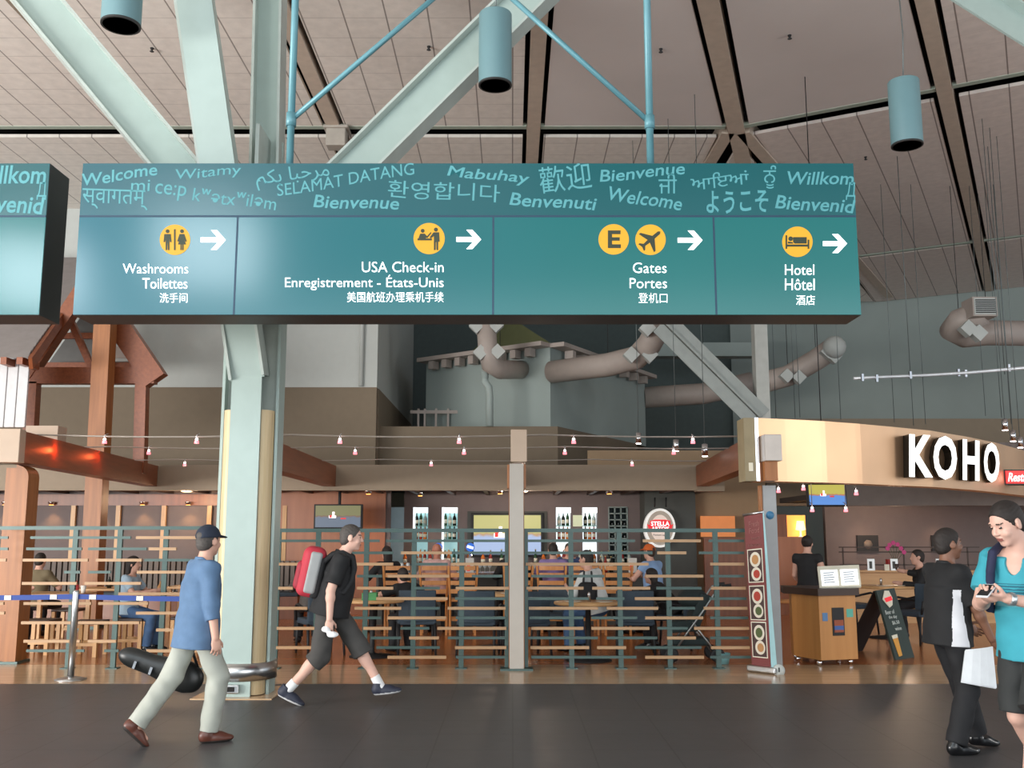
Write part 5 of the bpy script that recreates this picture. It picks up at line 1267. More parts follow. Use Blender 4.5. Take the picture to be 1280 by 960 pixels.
for dx, dz in tips: st.tube([(oq.x, 18.6, zl+.1), (oq.x+dx*.5, 18.6, zl+dz*.7), (oq.x+dx, 18.6, zl+dz)], .004, 5)
st.build('stem', bottle_m[2], t)
for dx, dz in tips:
    fl = MB()
    for a in range(5): fl.ball((oq.x+dx+.022*math.cos(a*1.256), 18.58, zl+dz+.022*math.sin(a*1.256)), .022, 8, (1, .4, 1))
    fl.build('flower', mat('orchid_pink', (196, 70, 130), .6), t)
for px, nm in ((1085, 'left of the orchid'), (1178, 'above the man in the black polo')):
    q = at(px, 680, RB-.05); t = thing('wall_picture', f'dark square picture with pale emblem on the wall {nm}', 'picture', (q.x, RB-.05, q.z-.2)); MB().box((q.x, RB-.03, q.z), (.44, .04, .36)).build('frame', M_black, t); MB().lathe((q.x, RB-.055, q.z-.01), [(.001, 0), (.1, 0), (.1, .004)], 7, 'Y').build('emblem', mat('emblem_grey', (116, 106, 96), .6), t)
    downlight(px-3 if px < 1100 else px, 640, RB-.35, 2.24, f'warm downlight over the dark wall picture {nm}', 16, (1., .62, .38), 'downlights in the right dining room')
# podium
pd = thing('host_podium', 'angled wooden host podium with a lit menu on top', 'podium', (at(1033, 830, 12.8).x, 13.0, 0))
Yp = 12.7; A = at(994, 828, 13.05); B = at(1027, 833, 12.6); C_ = at(1073, 828, 12.75); zt_ = at(0, 744, 12.7).z
a = Vector((A.x, 13.1, .07)); b = Vector((B.x, 12.6, .07)); c = Vector((C_.x, 12.75, .07)); dd = Vector((C_.x, 13.4, .07)); e = Vector((A.x+.05, 13.4, .07))
m = MB().prism([a, b, c, dd, e], (0, 0, zt_-.07)); m.build('cabinet', wood('podium_oak', (176, 120, 66), (192, 136, 78), .4, 'Z', 1.), pd)
def sc(p, k, c0=Vector(((A.x+C_.x)/2, 13.02, 0))): return Vector((c0.x+(p.x-c0.x)*k, c0.y+(p.y-c0.y)*k, 0))
MB().prism([sc(p, 1.12)+Vector((-.06 if p is a or p is e else 0, 0, zt_)) for p in (a, b, c, dd, e)], (0, 0, .085)).build('top', M_dkw, pd)
n_ = (c-b).cross(Vector((0, 0, 1))).normalized(); n_ = n_ if n_.y < 0 else -n_
def pf_(u, z, w=.006): return b.lerp(c, u)*1.+Vector((0, 0, z-.07))+n_*w
def quad(mb, u0, u1, z0, z1, w): mb.prism([pf_(u0, z0, 0), pf_(u1, z0, 0), pf_(u1, z1, 0), pf_(u0, z1, 0)], n_*w)
m = MB(); quad(m, .34, .66, .36, .70, .008); m.build('leaflet_slot', M_black, pd)
m = MB(); quad(m, .38, .63, .40, .55, .014); m.build('leaflet', mat('leaflet_red', (146, 72, 44), .5), pd)
m = MB(); quad(m, .38, .63, .43, .48, .016); m.build('leaflet_band', mat('leaflet_blue', (60, 90, 150), .5), pd)
m = MB(); quad(m, .08, .22, .54, .64, .004); m.build('sticker', mat('sticker_blue2', (84, 120, 160), .5), pd)
m = MB(); quad(m, .74, .92, .58, .68, .004); m.build('sticker', mat('sticker_green', (90, 170, 150), .5), pd)
for p in (a+Vector((.06, .02, 0)), b+Vector((0, .08, 0)), c+Vector((-.08, .06, 0)), dd+Vector((-.06, -.06, 0)), e+Vector((.04, -.06, 0))): MB().ball((p.x, p.y, .035), .034, 10).build('caster', M_chrome, pd)
mn = thing('menu_display', 'bright white open menu board tilted on top of the podium', 'menu', (at(1050, 742, 12.8).x, 12.9, zt_+.085))
P0 = at(1025, 743, 12.75); P1 = at(1077, 741, 12.72); P2 = at(1074, 714, 12.95); P3 = at(1022, 716, 12.98)
off = zt_+.088-min(P0.z, P1.z)
P_ = [p+Vector((0, 0, off)) for p in (P0, P1, P2, P3)]
nn = (P_[1]-P_[0]).cross(P_[3]-P_[0]).normalized(); nn = nn if nn.y < 0 else -nn
MB().prism(P_, -nn*.03).build('board', M_lab, mn)
def pq(u, v): return P_[0].lerp(P_[1], u).lerp(P_[3].lerp(P_[2], u), v)
M_pg = mat('menu_page_lit', (250, 252, 255), .4, emit=(245, 250, 255), es=.75)
for u0, u1 in ((.06, .47), (.53, .95)): MB().prism([pq(u0, .08), pq(u1, .08), pq(u1, .80), pq(u0, .80)], nn*.006).build('page', M_pg, mn)
m = MB()
for u0 in (.12, .60):
    for k in range(5): m.prism([pq(u0, .2+k*.11), pq(u0+.26-.03*(k % 2), .2+k*.11), pq(u0+.26-.03*(k % 2), .235+k*.11), pq(u0, .235+k*.11)], nn*.009)
m.build('menu_lines', mat('menu_print', (150, 156, 160), .6), mn)
# A-frame chalkboard
ab = thing('chalkboard_sign', 'black A-frame chalkboard with chalk writing and a beer glass picture', 'chalkboard', (at(1110, 820, 13.4).x, 13.6, 0))
f0, f1, f2, f3 = [p for p in (at(1120, 825, 13.2), at(1143, 818, 13.5), at(1118, 735, 13.75), at(1095, 738, 13.5))]
f0.z = .0; f1.z = .0
def fq(u, v): return f0.lerp(f1, u).lerp(f3.lerp(f2, u), v)
fn = (f1-f0).cross(f3-f0).normalized(); fn = fn if fn.y < 0 else -fn
MB().prism([fq(0, 0), fq(1, 0), fq(1, 1), fq(0, 1)], -fn*.03).build('front_board', mat('chalkboard_green_black', (40, 54, 48), .6), ab)
g0, g1 = Vector((f0.x-.42, f0.y+.75, 0)), Vector((f1.x-.42, f1.y+.75, 0))
MB().prism([g0, g1, fq(1, 1)-fn*.03, fq(0, 1)-fn*.03], Vector((0, .03, 0))).build('rear_board', M_black, ab)
def ffr(u, v, w): return fq(u, 1-v)+fn*(.002+w)
for s, u0, v0, u1, v1 in (('Beer of', .14, .30, .62, .36), ('the day', .24, .38, .68, .44), ('$6.50', .34, .46, .72, .52), ('wine', .40, .55, .74, .60)): txt('chalk_lettering', s, u0, v0, u1, v1, mat('chalk', (190, 196, 190), .8), ab, ffr, rot=0)
MB().prism([ffr(.18, .14, 0), ffr(.40, .02, 0), ffr(.62, .03, 0), ffr(.70, .14, 0), ffr(.6, .24, 0), ffr(.42, .27, 0)], fn*.01).build('crest', M_lab, ab); MB().prism([ffr(.26, .13, .011), ffr(.64, .11, .011), ffr(.66, .17, .011), ffr(.30, .19, .011)], fn*.004).build('crest_ribbon', M_sred, ab)
MB().prism([ffr(.13, .70, 0), ffr(.40, .69, 0), ffr(.37, .95, 0), ffr(.20, .96, 0)], fn*.006).build('beer_picture', mat('beer_gold', (214, 150, 50), .5), ab); MB().prism([ffr(.12, .66, 0), ffr(.41, .65, 0), ffr(.40, .70, 0), ffr(.13, .71, 0)], fn*.007).build('beer_foam', M_lab, ab)
# roll-up banner
bn_ = thing('rollup_banner', 'dark red roll-up banner with three food photographs', 'banner', at(955, 842, 12.0))
b0_, b1_, b2_, b3_ = at(940, 836, 12.15), at(964, 842, 11.95), at(953, 640, 12.0), at(930, 644, 12.2)
b0_.z = .06; b1_.z = .06
def bq_(u, v): return b0_.lerp(b1_, u).lerp(b3_.lerp(b2_, u), v)
nb = (b1_-b0_).cross(b3_-b0_).normalized(); nb = nb if nb.y < 0 else -nb
MB().prism([bq_(0, 0), bq_(1, 0), bq_(1, 1), bq_(0, 1)], -nb*.012).build('print_sheet', mat('banner_maroon', (112, 44, 42), .5), bn_)
rd = (b1_-b0_).normalized(); 
MB().prism([bq_(1, 0)+rd*.004, bq_(1, 0)+rd*.085, bq_(1, 1)+rd*.02, bq_(1, 1)+rd*.004], Vector((0, .05, 0))).build('side_edge', mat('banner_edge_pale', (150, 190, 196), .4), bn_)
MB().tube([bq_(-.05, 1), bq_(1.05, 1)], .016, 10).build('top_bar', M_steel, bn_)
hb = MB().beam(b0_+Vector((0, 0, -.02))-rd*.03, b1_+Vector((0, 0, -.02))+rd*.1, .15, .075); hb.build('base_cassette', M_steel, bn_, bevel=.02)
q = b1_+rd*.105; q.z = .045; MB().lathe(q, [(.001, -.012), (.07, -.012), (.07, .012), (.001, .012)], 20, 'Y').build('cassette_cap', M_white, bn_); MB().box(q+Vector((0, -.015, .01)), (.015, .01, .05)).build('cassette_slot', M_black, bn_)
def bfr(u, v, w): return bq_(u, 1-v)+nb*(.002+w)
M_pl = mat('plate_white', (214, 204, 186), .4); M_fd = [mat('food_tan', (176, 126, 76), .6), mat('food_red', (166, 52, 36), .6), mat('food_green', (74, 86, 42), .6)]
for k, (v0, v1) in enumerate(((.235, .455), (.475, .70), (.71, .94))):
    o = MB().prism([bfr(.08, v0, 0), bfr(.88, v0, 0), bfr(.88, v1, 0), bfr(.08, v1, 0)], nb*.003).build('photo_border', M_lab, bn_)
    MB().prism([bfr(.12, v0+.006, .003), bfr(.84, v0+.006, .003), bfr(.84, v1-.006, .003), bfr(.12, v1-.006, .003)], nb*.002).build('photo', mat('photo_dark', (64, 40, 36), .6), o)
    for (cu, cv, ru, rv, mm) in ((.50, v0+.07, .28, .05, M_pl), (.50, v0+.07, .18, .032, M_fd[k]), (.52, v0+.165, .26, .045, M_pl), (.54, v0+.165, .17, .028, M_fd[(k+1) % 3])):
        MB().prism([bfr(cu+ru*math.cos(2*math.pi*i/20), cv+rv*math.sin(2*math.pi*i/20), .005+(.002 if mm is not M_pl else 0)) for i in range(20)], nb*.002).build('plate' if mm is M_pl else 'dish', mm, o)
for s, u0, v0, u1, v1 in (('Fresh', .25, .05, .8, .085), ('Food', .25, .095, .8, .13), ('Restaurant & Bar', .34, .155, .84, .172), ('Breakfast Lunch Dinner', .16, .20, .86, .216)): txt('lettering', s, u0, v0, u1, v1, mat('banner_text', (150, 96, 90) if v0 < .14 else (210, 190, 184), .6), bn_, bfr)
# ------------------------------------------------------------------ chairs, tables
M_chair = wood('bar_chair_oak', (186, 122, 64), (204, 140, 80), .4, 'Z', 2.)
def ladder_chair():
    t = thing('ladder_back_chair', 'x', 'chair')
    for sx in (-1, 1):
        MB().prism([(sx*.2-.018, -.2, 0), (sx*.2+.018, -.2, 0), (sx*.2+.018, -.2, .5), (sx*.235+.018, -.26, .98), (sx*.235-.018, -.26, .98), (sx*.2-.018, -.2, .5)], (0, .04, 0)).build('rear_leg', M_chair, t, local=True)
        MB().box2((sx*.2-.02, .18, 0), (sx*.2+.02, .22, .48)).build('front_leg', M_chair, t, local=True)
    for z in (.62, .74, .85, .95): MB().sheet([[(x*.2, -.215-.06*(z-.5)/.48-.02*(1-x*x), z+.03) for x in (-1, -.5, 0, .5, 1)], [(x*.2, -.215-.06*(z-.5)/.48-.02*(1-x*x), z-.03) for x in (-1, -.5, 0, .5, 1)]], (0, .016, 0)).build('back_slat', M_chair, t, local=True)
    MB().box2((-.22, -.2, .47), (.22, .23, .51)).build('seat', M_chair, t, local=True, bevel=.01)
    for y in (-.18, .2): MB().box2((-.19, y-.01, .2), (.19, y+.01, .235)).build('stretcher', M_chair, t, local=True)
    return t
lc = None
for k, (px, lab) in enumerate(((499, 'empty wooden ladder-back chair, leftmost along the bar'), (543, 'wooden ladder-back chair under the bald diner'), (578, 'empty wooden ladder-back chair right of the bald diner'), (646, 'wooden ladder-back chair half hidden by the centre post'), (691, 'wooden ladder-back chair under the diner in the purple shirt'), (730, 'wooden ladder-back chair right of the purple-shirted diner'), (770, 'empty wooden ladder-back chair right of the white-shirted diner'))):
    loc = (at(px, 740, 16.6).x, 16.6, 0)
    if lc is None: lc = ladder_chair(); lc.location = loc; lc.scale = (1, 1, 1.12); lc['label'] = lab; lc['group'] = 'bar chairs'
    else: dup(lc, loc, rng.uniform(-.12, .12), lab, 'bar chairs')
def arm_chair():
    t = thing('upholstered_chair', 'x', 'chair')
    rows = [[(x*.25, -.24-.05*(z-.5)-.03*(1-x*x), z) for x in (-1, -.5, 0, .5, 1)] for z in (.86, .66, .44)]
    MB().sheet(rows, (0, .05, 0)).build('backrest', M_navy, t, local=True, bevel=.015)
    MB().box2((-.26, -.24, .40), (.26, .25, .48)).build('seat', M_navy, t, local=True, bevel=.02)
    for sx in (-1, 1):
        MB().tube([(sx*.24, -.22, .42), (sx*.25, -.30, 0)], [.022, .016], 8).build('rear_leg', M_black, t, local=True); MB().tube([(sx*.24, .22, .42), (sx*.25, .26, 0)], [.022, .016], 8).build('front_leg', M_black, t, local=True)
        MB().tube([(sx*.27, -.26, .60), (sx*.29, .1, .66), (sx*.29, .2, .62), (sx*.27, .22, .44)], .018, 8).build('armrest', M_black, t, local=True)
    return t
ac = None
for k, (px, Y, rz, lab) in enumerate(((520, 13.9, .15, 'blue-grey upholstered chair facing away, behind the railing left of the bald diner'), (598, 13.7, -.1, 'dark upholstered chair behind the railing, just left of the centre post'), (658, 13.6, .3, 'blue-grey upholstered chair half behind the centre post'), (794, 13.75, -.1, 'blue-grey upholstered chair in front of the stroller'), (690, 14.75, 2.9, 'dark chair on the far side of the round table'), (400, 13.9, .5, 'dark chair behind the railing beside the mint column'), (842, 14.5, 1.2, 'dark upholstered chair behind the stroller'))):
    loc = (at(px, 790, Y).x, Y, 0)
    if ac is None: ac = arm_chair(); ac.location = loc; ac.rotation_euler = (0, 0, rz); ac['label'] = lab; ac['group'] = 'dark dining chairs'
    else: dup(ac, loc, rz, lab, 'dark dining chairs')
for px, Y, rz, lab in ((1150, 15.2, 2.0, 'dark chair pulled up to the right round table'), (1070, 16.8, -1.2, 'dark chair behind the chalkboard')):
    dup(ac, (at(px, 800, Y).x, Y, 0), rz, lab, 'dark chairs of the right dining room')
def table(px, Y, r, z, label, rect=None):
    x = at(px, 760, Y).x; t = thing('dining_table', label, 'table', (x, Y, 0))
    if rect:
        w, d_ = rect; MB().box2((x-w/2, Y-d_/2, z-.035), (x+w/2, Y+d_/2, z)).build('tabletop', M_ltw, t, bevel=.006)
        for sx in (-1, 1):
            for sy in (-1, 1): MB().box2((x+sx*(w/2-.08)-.03, Y+sy*(d_/2-.08)-.03, 0), (x+sx*(w/2-.08)+.03, Y+sy*(d_/2-.08)+.03, z-.035)).build('leg', M_ltz, t)
        return t, x
    MB().lathe((x, Y, z-.035), [(r*.97, 0), (r, .008), (r, .035), (.001, .035)], 36).build('tabletop', M_ltw, t)
    MB().lathe((x, Y, 0), [(.30, 0), (.30, .012), (.05, .04), (.035, .06), (.035, z-.06), (.12, z-.036)], 24).build('pedestal', M_black, t)
    return t, x
t_, xt = table(735, 13.15, .44, .74, 'round oak table with black disc foot right of the centre post')
t_, xt2 = table(466, 13.6, .42, .74, 'round oak table left of the blue-grey chair, carrying a green box')
t_, xt3 = table(626, 14.7, .42, .76, 'round oak table partly behind the centre post')
t_, xt4 = table(1108, 16.0, .45, .80, 'round oak table right of the podium')
single('napkin_box', MB().box((xt2-.02, 13.45, .74+.05), (.2, .14, .1)), mat('box_green', (70, 140, 84), .6), 'green box standing on the left round table', 'box', bevel=.008)
for k, (x, Y, z, lab) in enumerate(((xt2-.12, 13.7, .74, 'salt shaker on the left round table, left one'), (xt2-.04, 13.72, .74, 'salt shaker on the left round table, right one'), (xt+.02, 13.2, .74, 'glass shaker on the round table right of the centre post'), (xt4-.1, 15.9, .80, 'small shaker on the right round table'))): single('shaker', MB().lathe((x, Y, z), [(.022, 0), (.018, .08), (.02, .09), (.012, .12), (.001, .12)], 12), M_steel, lab, 'shaker', 'table shakers')
for k, (x, Y, z, lab) in enumerate(((xt-.2, 13.05, .74, 'white plate on the left side of the round table with the disc foot'), (xt+.2, 13.0, .74, 'white plate on the right side of the round table with the disc foot'), (xt3+.1, 14.5, .76, 'white plate on the table behind the centre post'), (xt4-.12, 15.75, .80, 'white napkin plate on the right round table, left side'), (xt4+.18, 15.9, .80, 'white napkin plate on the right round table, right side'))): single('plate', MB().lathe((x, Y, z), [(.06, 0), (.11, .012), (.11, .016), (.06, .008), (.001, .008)], 24), M_pl, lab, 'plate', 'plates on the tables')
# wooden bench tables of the left dining room
for k, (px, Y, lab) in enumerate(((70, 15.2, 'oak dining table left of the chrome stanchion'), (130, 16.6, 'oak dining table behind the stanchion'), (205, 15.0, 'oak dining table in front of the seated woman in jeans'), (245, 17.2, 'oak dining table behind the man with the cap'))): table(px, Y, 0, .74, lab, (.9, .7))
def stool():
    t = thing('oak_stool', 'x', 'stool')
    MB().box2((-.2, -.2, .42), (.2, .2, .46)).build('seat', M_dkw, t, local=True, bevel=.01)
    for sx in (-1, 1):
        for sy in (-1, 1): MB().box2((sx*.17-.025, sy*.17-.025, 0), (sx*.17+.025, sy*.17+.025, .42)).build('leg', M_ltz, t, local=True)
    for sy in (-1, 1): MB().box2((-.16, sy*.17-.012, .14), (.16, sy*.17+.012, .18)).build('stretcher', M_ltz, t, local=True)
    return t
s0 = None
for px, Y, lab in ((50, 13.9, 'oak stool with dark seat beside the left timber post'), (110, 13.7, 'oak stool with dark seat right of the chrome stanchion'), (165, 14.2, 'oak stool under the seated woman in jeans'), (85, 15.9, 'oak stool behind the chrome stanchion'), (235, 14.4, 'oak stool behind the man with the cap')):
    loc = (at(px, 800, Y).x, Y, 0)
    if s0 is None: s0 = stool(); s0.location = loc; s0['label'] = lab; s0['group'] = 'oak stools'
    else: dup(s0, loc, 0, lab, 'oak stools')
for k, (px, Y, z, c, lab) in enumerate(((95, 15.1, .74, 'box_red', 'red sauce bottle on the oak table behind the stanchion'), (104, 15.1, .74, 'card_white', 'white paper cup on the oak table behind the stanchion'), (200, 14.9, .74, 'food_tan', 'brown paper bag on the table before the woman in jeans'), (136, 16.5, .74, 'bottle_dark', 'dark bottle on the rear oak table'))):
    x = at(px, 740, Y).x; single('table_item', MB().lathe((x, Y, z), [(.035, 0), (.042, .1), (.03, .12), (.012, .15), (.012, .18), (.001, .18)] if c != 'card_white' else [(.03, 0), (.042, .11), (.038, .11)], 14), _M[c], lab, 'tableware')
wcb = ladder_back = dup(lc, (at(985, 760, 16.2).x, 16.2, 0), 1.3, 'wooden ladder-back chair beside the waitress', 'wooden chairs by the red panel')
# stroller at the right end of the railing
M_sfr = mat('stroller_metal', (150, 156, 156), .3, .8); M_scl = mat('stroller_cloth', (34, 46, 46), .8)
st_ = thing('stroller', 'dark folded-hood stroller with small wheels behind the railing right end', 'stroller', (at(868, 820, 13.1).x, 13.15, 0))
sx = at(866, 800, 13.1).x
for k, (dx, dy) in enumerate(((-.30, -.2), (-.30, .2), (.28, -.22), (.28, .22))):
    w = MB().lathe((sx+dx, 13.15+dy, .09), [(.06, -.018), (.09, -.018), (.09, .018), (.06, .018)], 20, 'Y').build('wheel', M_black, st_); MB().lathe((sx+dx, 13.15+dy, .09), [(.001, -.01), (.06, -.012), (.06, .012), (.001, .01)], 16, 'Y').build('hub', M_sfr, w)
for dy in (-.2, .2):
    MB().tube([(sx-.30, 13.15+dy, .09), (sx+.10, 13.15+dy, .62), (sx+.32, 13.15+dy, .93), (sx+.42, 13.15+dy, .95)], .014, 8).build('frame_tube', M_sfr, st_); MB().tube([(sx+.28, 13.15+dy, .09), (sx-.02, 13.15+dy, .5)], .012, 8).build('frame_tube', M_sfr, st_)
    MB().tube([(sx+.36, 13.15+dy, .945), (sx+.48, 13.15+dy, .96)], .022, 8).build('grip', M_black, st_)
MB().box2((sx-.28, 12.98, .2), (sx+.2, 13.32, .3)).build('basket', M_scl, st_, bevel=.03)
MB().prism([(sx-.3, 12.97, .36), (sx+.05, 12.97, .38), (sx+.24, 12.97, .82), (sx+.1, 12.97, .86), (sx-.05, 12.97, .52), (sx-.3, 12.97, .5)], (0, .36, 0)).build('seat_sling', M_scl, st_, bevel=.02)
MB().ball((sx+.02, 13.15, .78), .2, 14, (1, .95, .7)).build('hood', M_scl, st_)
q = at(905, 830, 12.85); single('teal_cup', MB().lathe((q.x, 12.85, 0), [(.06, 0), (.085, .13), (.075, .13), (.055, .02)], 18), mat('cup_teal', (120, 168, 170), .5), 'pale teal tub on the floor at the railing right end', 'tub')
# general room light of the two dining rooms: ceiling lamps
def ceil_lamp(x, y, z, power, col_, label):
    t = thing('ceiling_lamp', label, 'lamp', (x, y, z)); MB().lathe((x, y, z), [(.001, 0), (.10, 0), (.12, .03), (.12, .05)], 20).build('diffuser', mat('lamp_opal', (255, 230, 200), .5, emit=(255, 214, 170), es=1.5), t); MB().tube([(x, y, z+.05), (x, y, CZ if z > 2.5 else z+.06)], .006, 5).build('stem', wm, t)
    lamp('lamp_light', (0, 0, -.15), power*1.1, col_, .12, t); return t
ceil_lamp(-6.4, 19.7, CZB-.0, 30, (1., .68, .42), 'round opal lamp under the canopy above the banquette'); ceil_lamp(.2, 19.7, CZB, 40, (1., .78, .60), 'round opal lamp under the canopy above the bar middle')
ceil_lamp(7.5, 19.6, 2.2, 40, (1., .72, .5), 'round opal lamp on the right dining room ceiling')
# ------------------------------------------------------------------ people
M_skin = mat('skin_light', (204, 158, 138), .55, var=.03); M_skin2 = mat('skin_pale', (216, 172, 154), .55, var=.03); M_skinb = mat('skin_brown', (128, 88, 68), .5, var=.03)
M_hd = mat('hair_dark', (38, 30, 26), .7, var=.2, vscale=60); M_hb = mat('hair_brown', (66, 48, 36), .7, var=.2, vscale=60); M_hg = mat('hair_grey', (72, 66, 62), .7, var=.2, vscale=60)
M_denim = mat('denim_shirt_blue', (84, 112, 144), .8, var=.08, vscale=14); M_khaki = mat('trousers_pale_khaki', (168, 170, 160), .8, var=.06); M_jeans = mat('jeans_blue', (66, 96, 134), .8, var=.12, vscale=14)
M_tee = mat('polo_black', (24, 24, 26), .8, var=.15); M_shorts = mat('shorts_charcoal', (66, 64, 62), .8, var=.1); M_blk = mat('trousers_black', (24, 24, 27), .8, var=.1)
M_brown = mat('shoe_brown', (92, 50, 38), .4); M_snk = mat('sneaker_navy', (38, 42, 58), .6); M_sole = mat('sole_pale', (190, 190, 190), .6); M_sock = mat('sock_white', (226, 226, 226), .8); M_lea = mat('shoe_black', (18, 18, 20), .25); M_rub = mat('sole_dark', (40, 34, 30), .7)
M_cyan = mat('tee_cyan', (58, 156, 172), .8, var=.06, vscale=10); M_str1 = mat('tee_stripe_teal', (34, 104, 122), .8); M_str2 = mat('tee_stripe_pale', (104, 178, 188), .8)
R90 = -math.pi/2
# --- man with the cap, walking right
g0 = atz(240, 928, 0)
f = person('man in denim shirt and navy cap walking past the mint column with an instrument case', (g0.x, g0.y, 0), R90+.62, h=1.72,
    pelvis=(0, .0, .90), lean=(0, .06, 1), head_yaw=.42, hand_r=(.27, .06, .80), hand_l=(-.20, -.02, .80), elbow_r=(.3, -1, 0), elbow_l=(-.3, -1, 0),
    foot_r=(.09, .10, .085), foot_l=(-.07, -.42, .17), toe_r=(.1, 1, 0), toe_l=(0, .72, -.70), knee_l=(0, 1, .1), curl_l=.9, curl_r=.5, girth=1.06)
f.body(M_skin); f.shirt(M_denim, sleeve=1.45, hem=-.17, e=.022, flare=.012, disp=(.006, 26)); f.trousers(M_khaki, r_hem=.075, e=.024, knee_r=.075, disp=(.005, 30))
f.shoe('r', M_brown, M_rub); f.shoe('l', M_brown, M_rub); f.collar(M_denim); f.hair(M_hg, 'short'); f.cap(mat('cap_navy', (34, 42, 58), .8))
# instrument case held in his left hand
hw_ = f.root.matrix_basis @ Vector(f.wl.tolist()); 
def wpt(fig, p): return Matrix.Rotation(fig.root.rotation_euler[2], 4, 'Z') @ Vector([float(x) for x in p]) + Vector(fig.root.location)
hw_ = wpt(f, f.wl+f.hd['l']*.10)
ca, cb_ = at(166, 822, 8.30), at(232, 846, 8.28); ic = thing('instrument_case', 'black instrument case with chrome latches carried low by the man in denim', 'case', hw_)
ax = (cb_-ca).normalized(); sd = ax.cross(Vector((0, 1, 0))).normalized()
prof = [(-.09, 0.), (-.045, .062), (.0, .074), (.06, .078), (.12, .078), (.18, .08), (.24, .088), (.30, .10), (.36, .118), (.42, .128), (.48, .125), (.54, .10), (.65, 0)]
s = Sdf(); M3 = np.array([list(ax), list(sd), list(ax.cross(sd))])
loc0 = Vector(hw_)
for i in range(1, len(prof)-1):
    c = ca+ax*prof[i][0]-loc0; s.el(c, (.075, prof[i][1], .06), M3, k=.04)
s.build('shell', mat('case_black', (22, 24, 24), .4), ic, .008)
for k, d_ in enumerate((.06, .2, .36)):
    c = ca+ax*d_+Vector((0, -.075, 0))+sd*(-.03); MB().beam(c-sd*.03, c+sd*.03, .02, .02).build('latch', M_chrome, ic)
MB().tube([ca+ax*.40+sd*.10, hw_-ax*.06+sd*.01, hw_+ax*.05+sd*.01, ca+ax*.54+sd*.09], .012, 8).build('handle', M_black, ic)
# --- man in black polo striding right with a red backpack
g0 = atz(418, 880, 0)
f = person('man in black polo and charcoal shorts striding right with a red backpack', (g0.x, g0.y, 0), R90, h=1.80,
    pelvis=(0, -.06, .87), lean=(0, .20, 1), twist=.15, head_pitch=-.08, hand_r=(.26, -.02, .79), hand_l=(-.20, .0, .85), elbow_r=(.25, -1, 0), elbow_l=(-.2, -1, -.2),
    foot_r=(.08, -.42, .14), foot_l=(-.09, .44, .10), toe_r=(0, .90, -.40), toe_l=(0, 1, .12), girth=1.10, neck_fwd=.05, curl_r=.8, hip_yaw=-.15)
f.body(M_skin2); f.shirt(M_tee, sleeve=.78, hem=-.06, e=.02, belly=.035, disp=(.005, 28), cuff_r=.064); f.trousers(M_shorts, length=1.22, r_hem=.096, e=.03, knee_r=.086, disp=(.006, 28))
for q in 'rl': f.shoe(q, M_snk, M_sole, big=1.15); f.sock(q, M_sock)
f.collar(M_tee); f.hair(M_hg, 'short', grow=.006)
bp = thing('backpack', 'red and grey backpack on the back of the man in the black polo', 'backpack', f.root.location, R90)
U, F_, R_ = f.U, f.F, f.R; bc = f.P+U*.30*f.k-F_*.255; M3 = np.array([R_, F_, U])
s = Sdf(); s.bx(bc, (.155, .11, .24), M3, r=.08); s.build('pack', mat('pack_red', (178, 46, 62), .7, var=.08), bp, .009)
s = Sdf(); s.bx(bc-F_*.085-U*.05, (.115, .06, .14), M3, r=.05); s.build('front_pocket', mat('pack_red_dark', (150, 36, 52), .7), bp, .009)
s = Sdf(); s.bx(bc+R_*.125-U*.0+F_*.02, (.04, .06, .20), M3, r=.03); s.build('side_panel', mat('pack_grey', (150, 152, 152), .7), bp, .008)
s = Sdf(); s.bx(bc+F_*.075-U*.04, (.15, .05, .2), M3, r=.04); s.build('back_panel', mat('pack_black', (28, 28, 30), .8), bp, .009)
def strap_path(fig, sx, out=.035):
    P, U, F_, R_, k = fig.P, fig.U, fig.F, fig.R, fig.k; o = R_*sx*.115*k
    return [P+U*.40*k-F_*(.135*k+out)+o, P+U*.49*k-F_*.09*k+o, P+U*.53*k+F_*.0+o, P+U*.50*k+F_*(.085*k+out*.5)+o, P+U*.40*k+F_*(.11*k+out)+o*1.05, P+U*.28*k+F_*(.105*k+out)+o*1.2, P+U*.18*k+F_*(.06*k+out)+o*1.55, P+U*.14*k-F_*(.06*k+out)+o*1.4]
def straps(fig, parent, m, out=.035, w=.024):
    for sx in (-1, 1):
        pth = strap_path(fig, sx, out); fine = []
        for i in range(len(pth)-1):
            for q in range(4): fine.append(pth[i]+(pth[i+1]-pth[i])*q/4)
        s = Sdf()
        for i in range(len(fine)-1): s.rc(fine[i], fine[i+1], w, w, k=.012)
        s.build('shoulder_strap', m, parent, .008)
straps(f, bp, mat('pack_strap', (30, 30, 32), .8), .03)
hh = f.wr+f.hd['r']*.09; 
s = thing('paper_bag', 'crumpled white paper held in the right hand of the man in the black polo', 'paper', wpt(f, hh), R90)
b = Sdf(); b.el((-.0, .03, -.05), (.03, .055, .03), k=.02); b.el((.0, -.03, .0), (.028, .04, .03), k=.02); b.build('paper', mat('paper_white', (236, 236, 236), .7), s, .007, disp=(.006, 60))
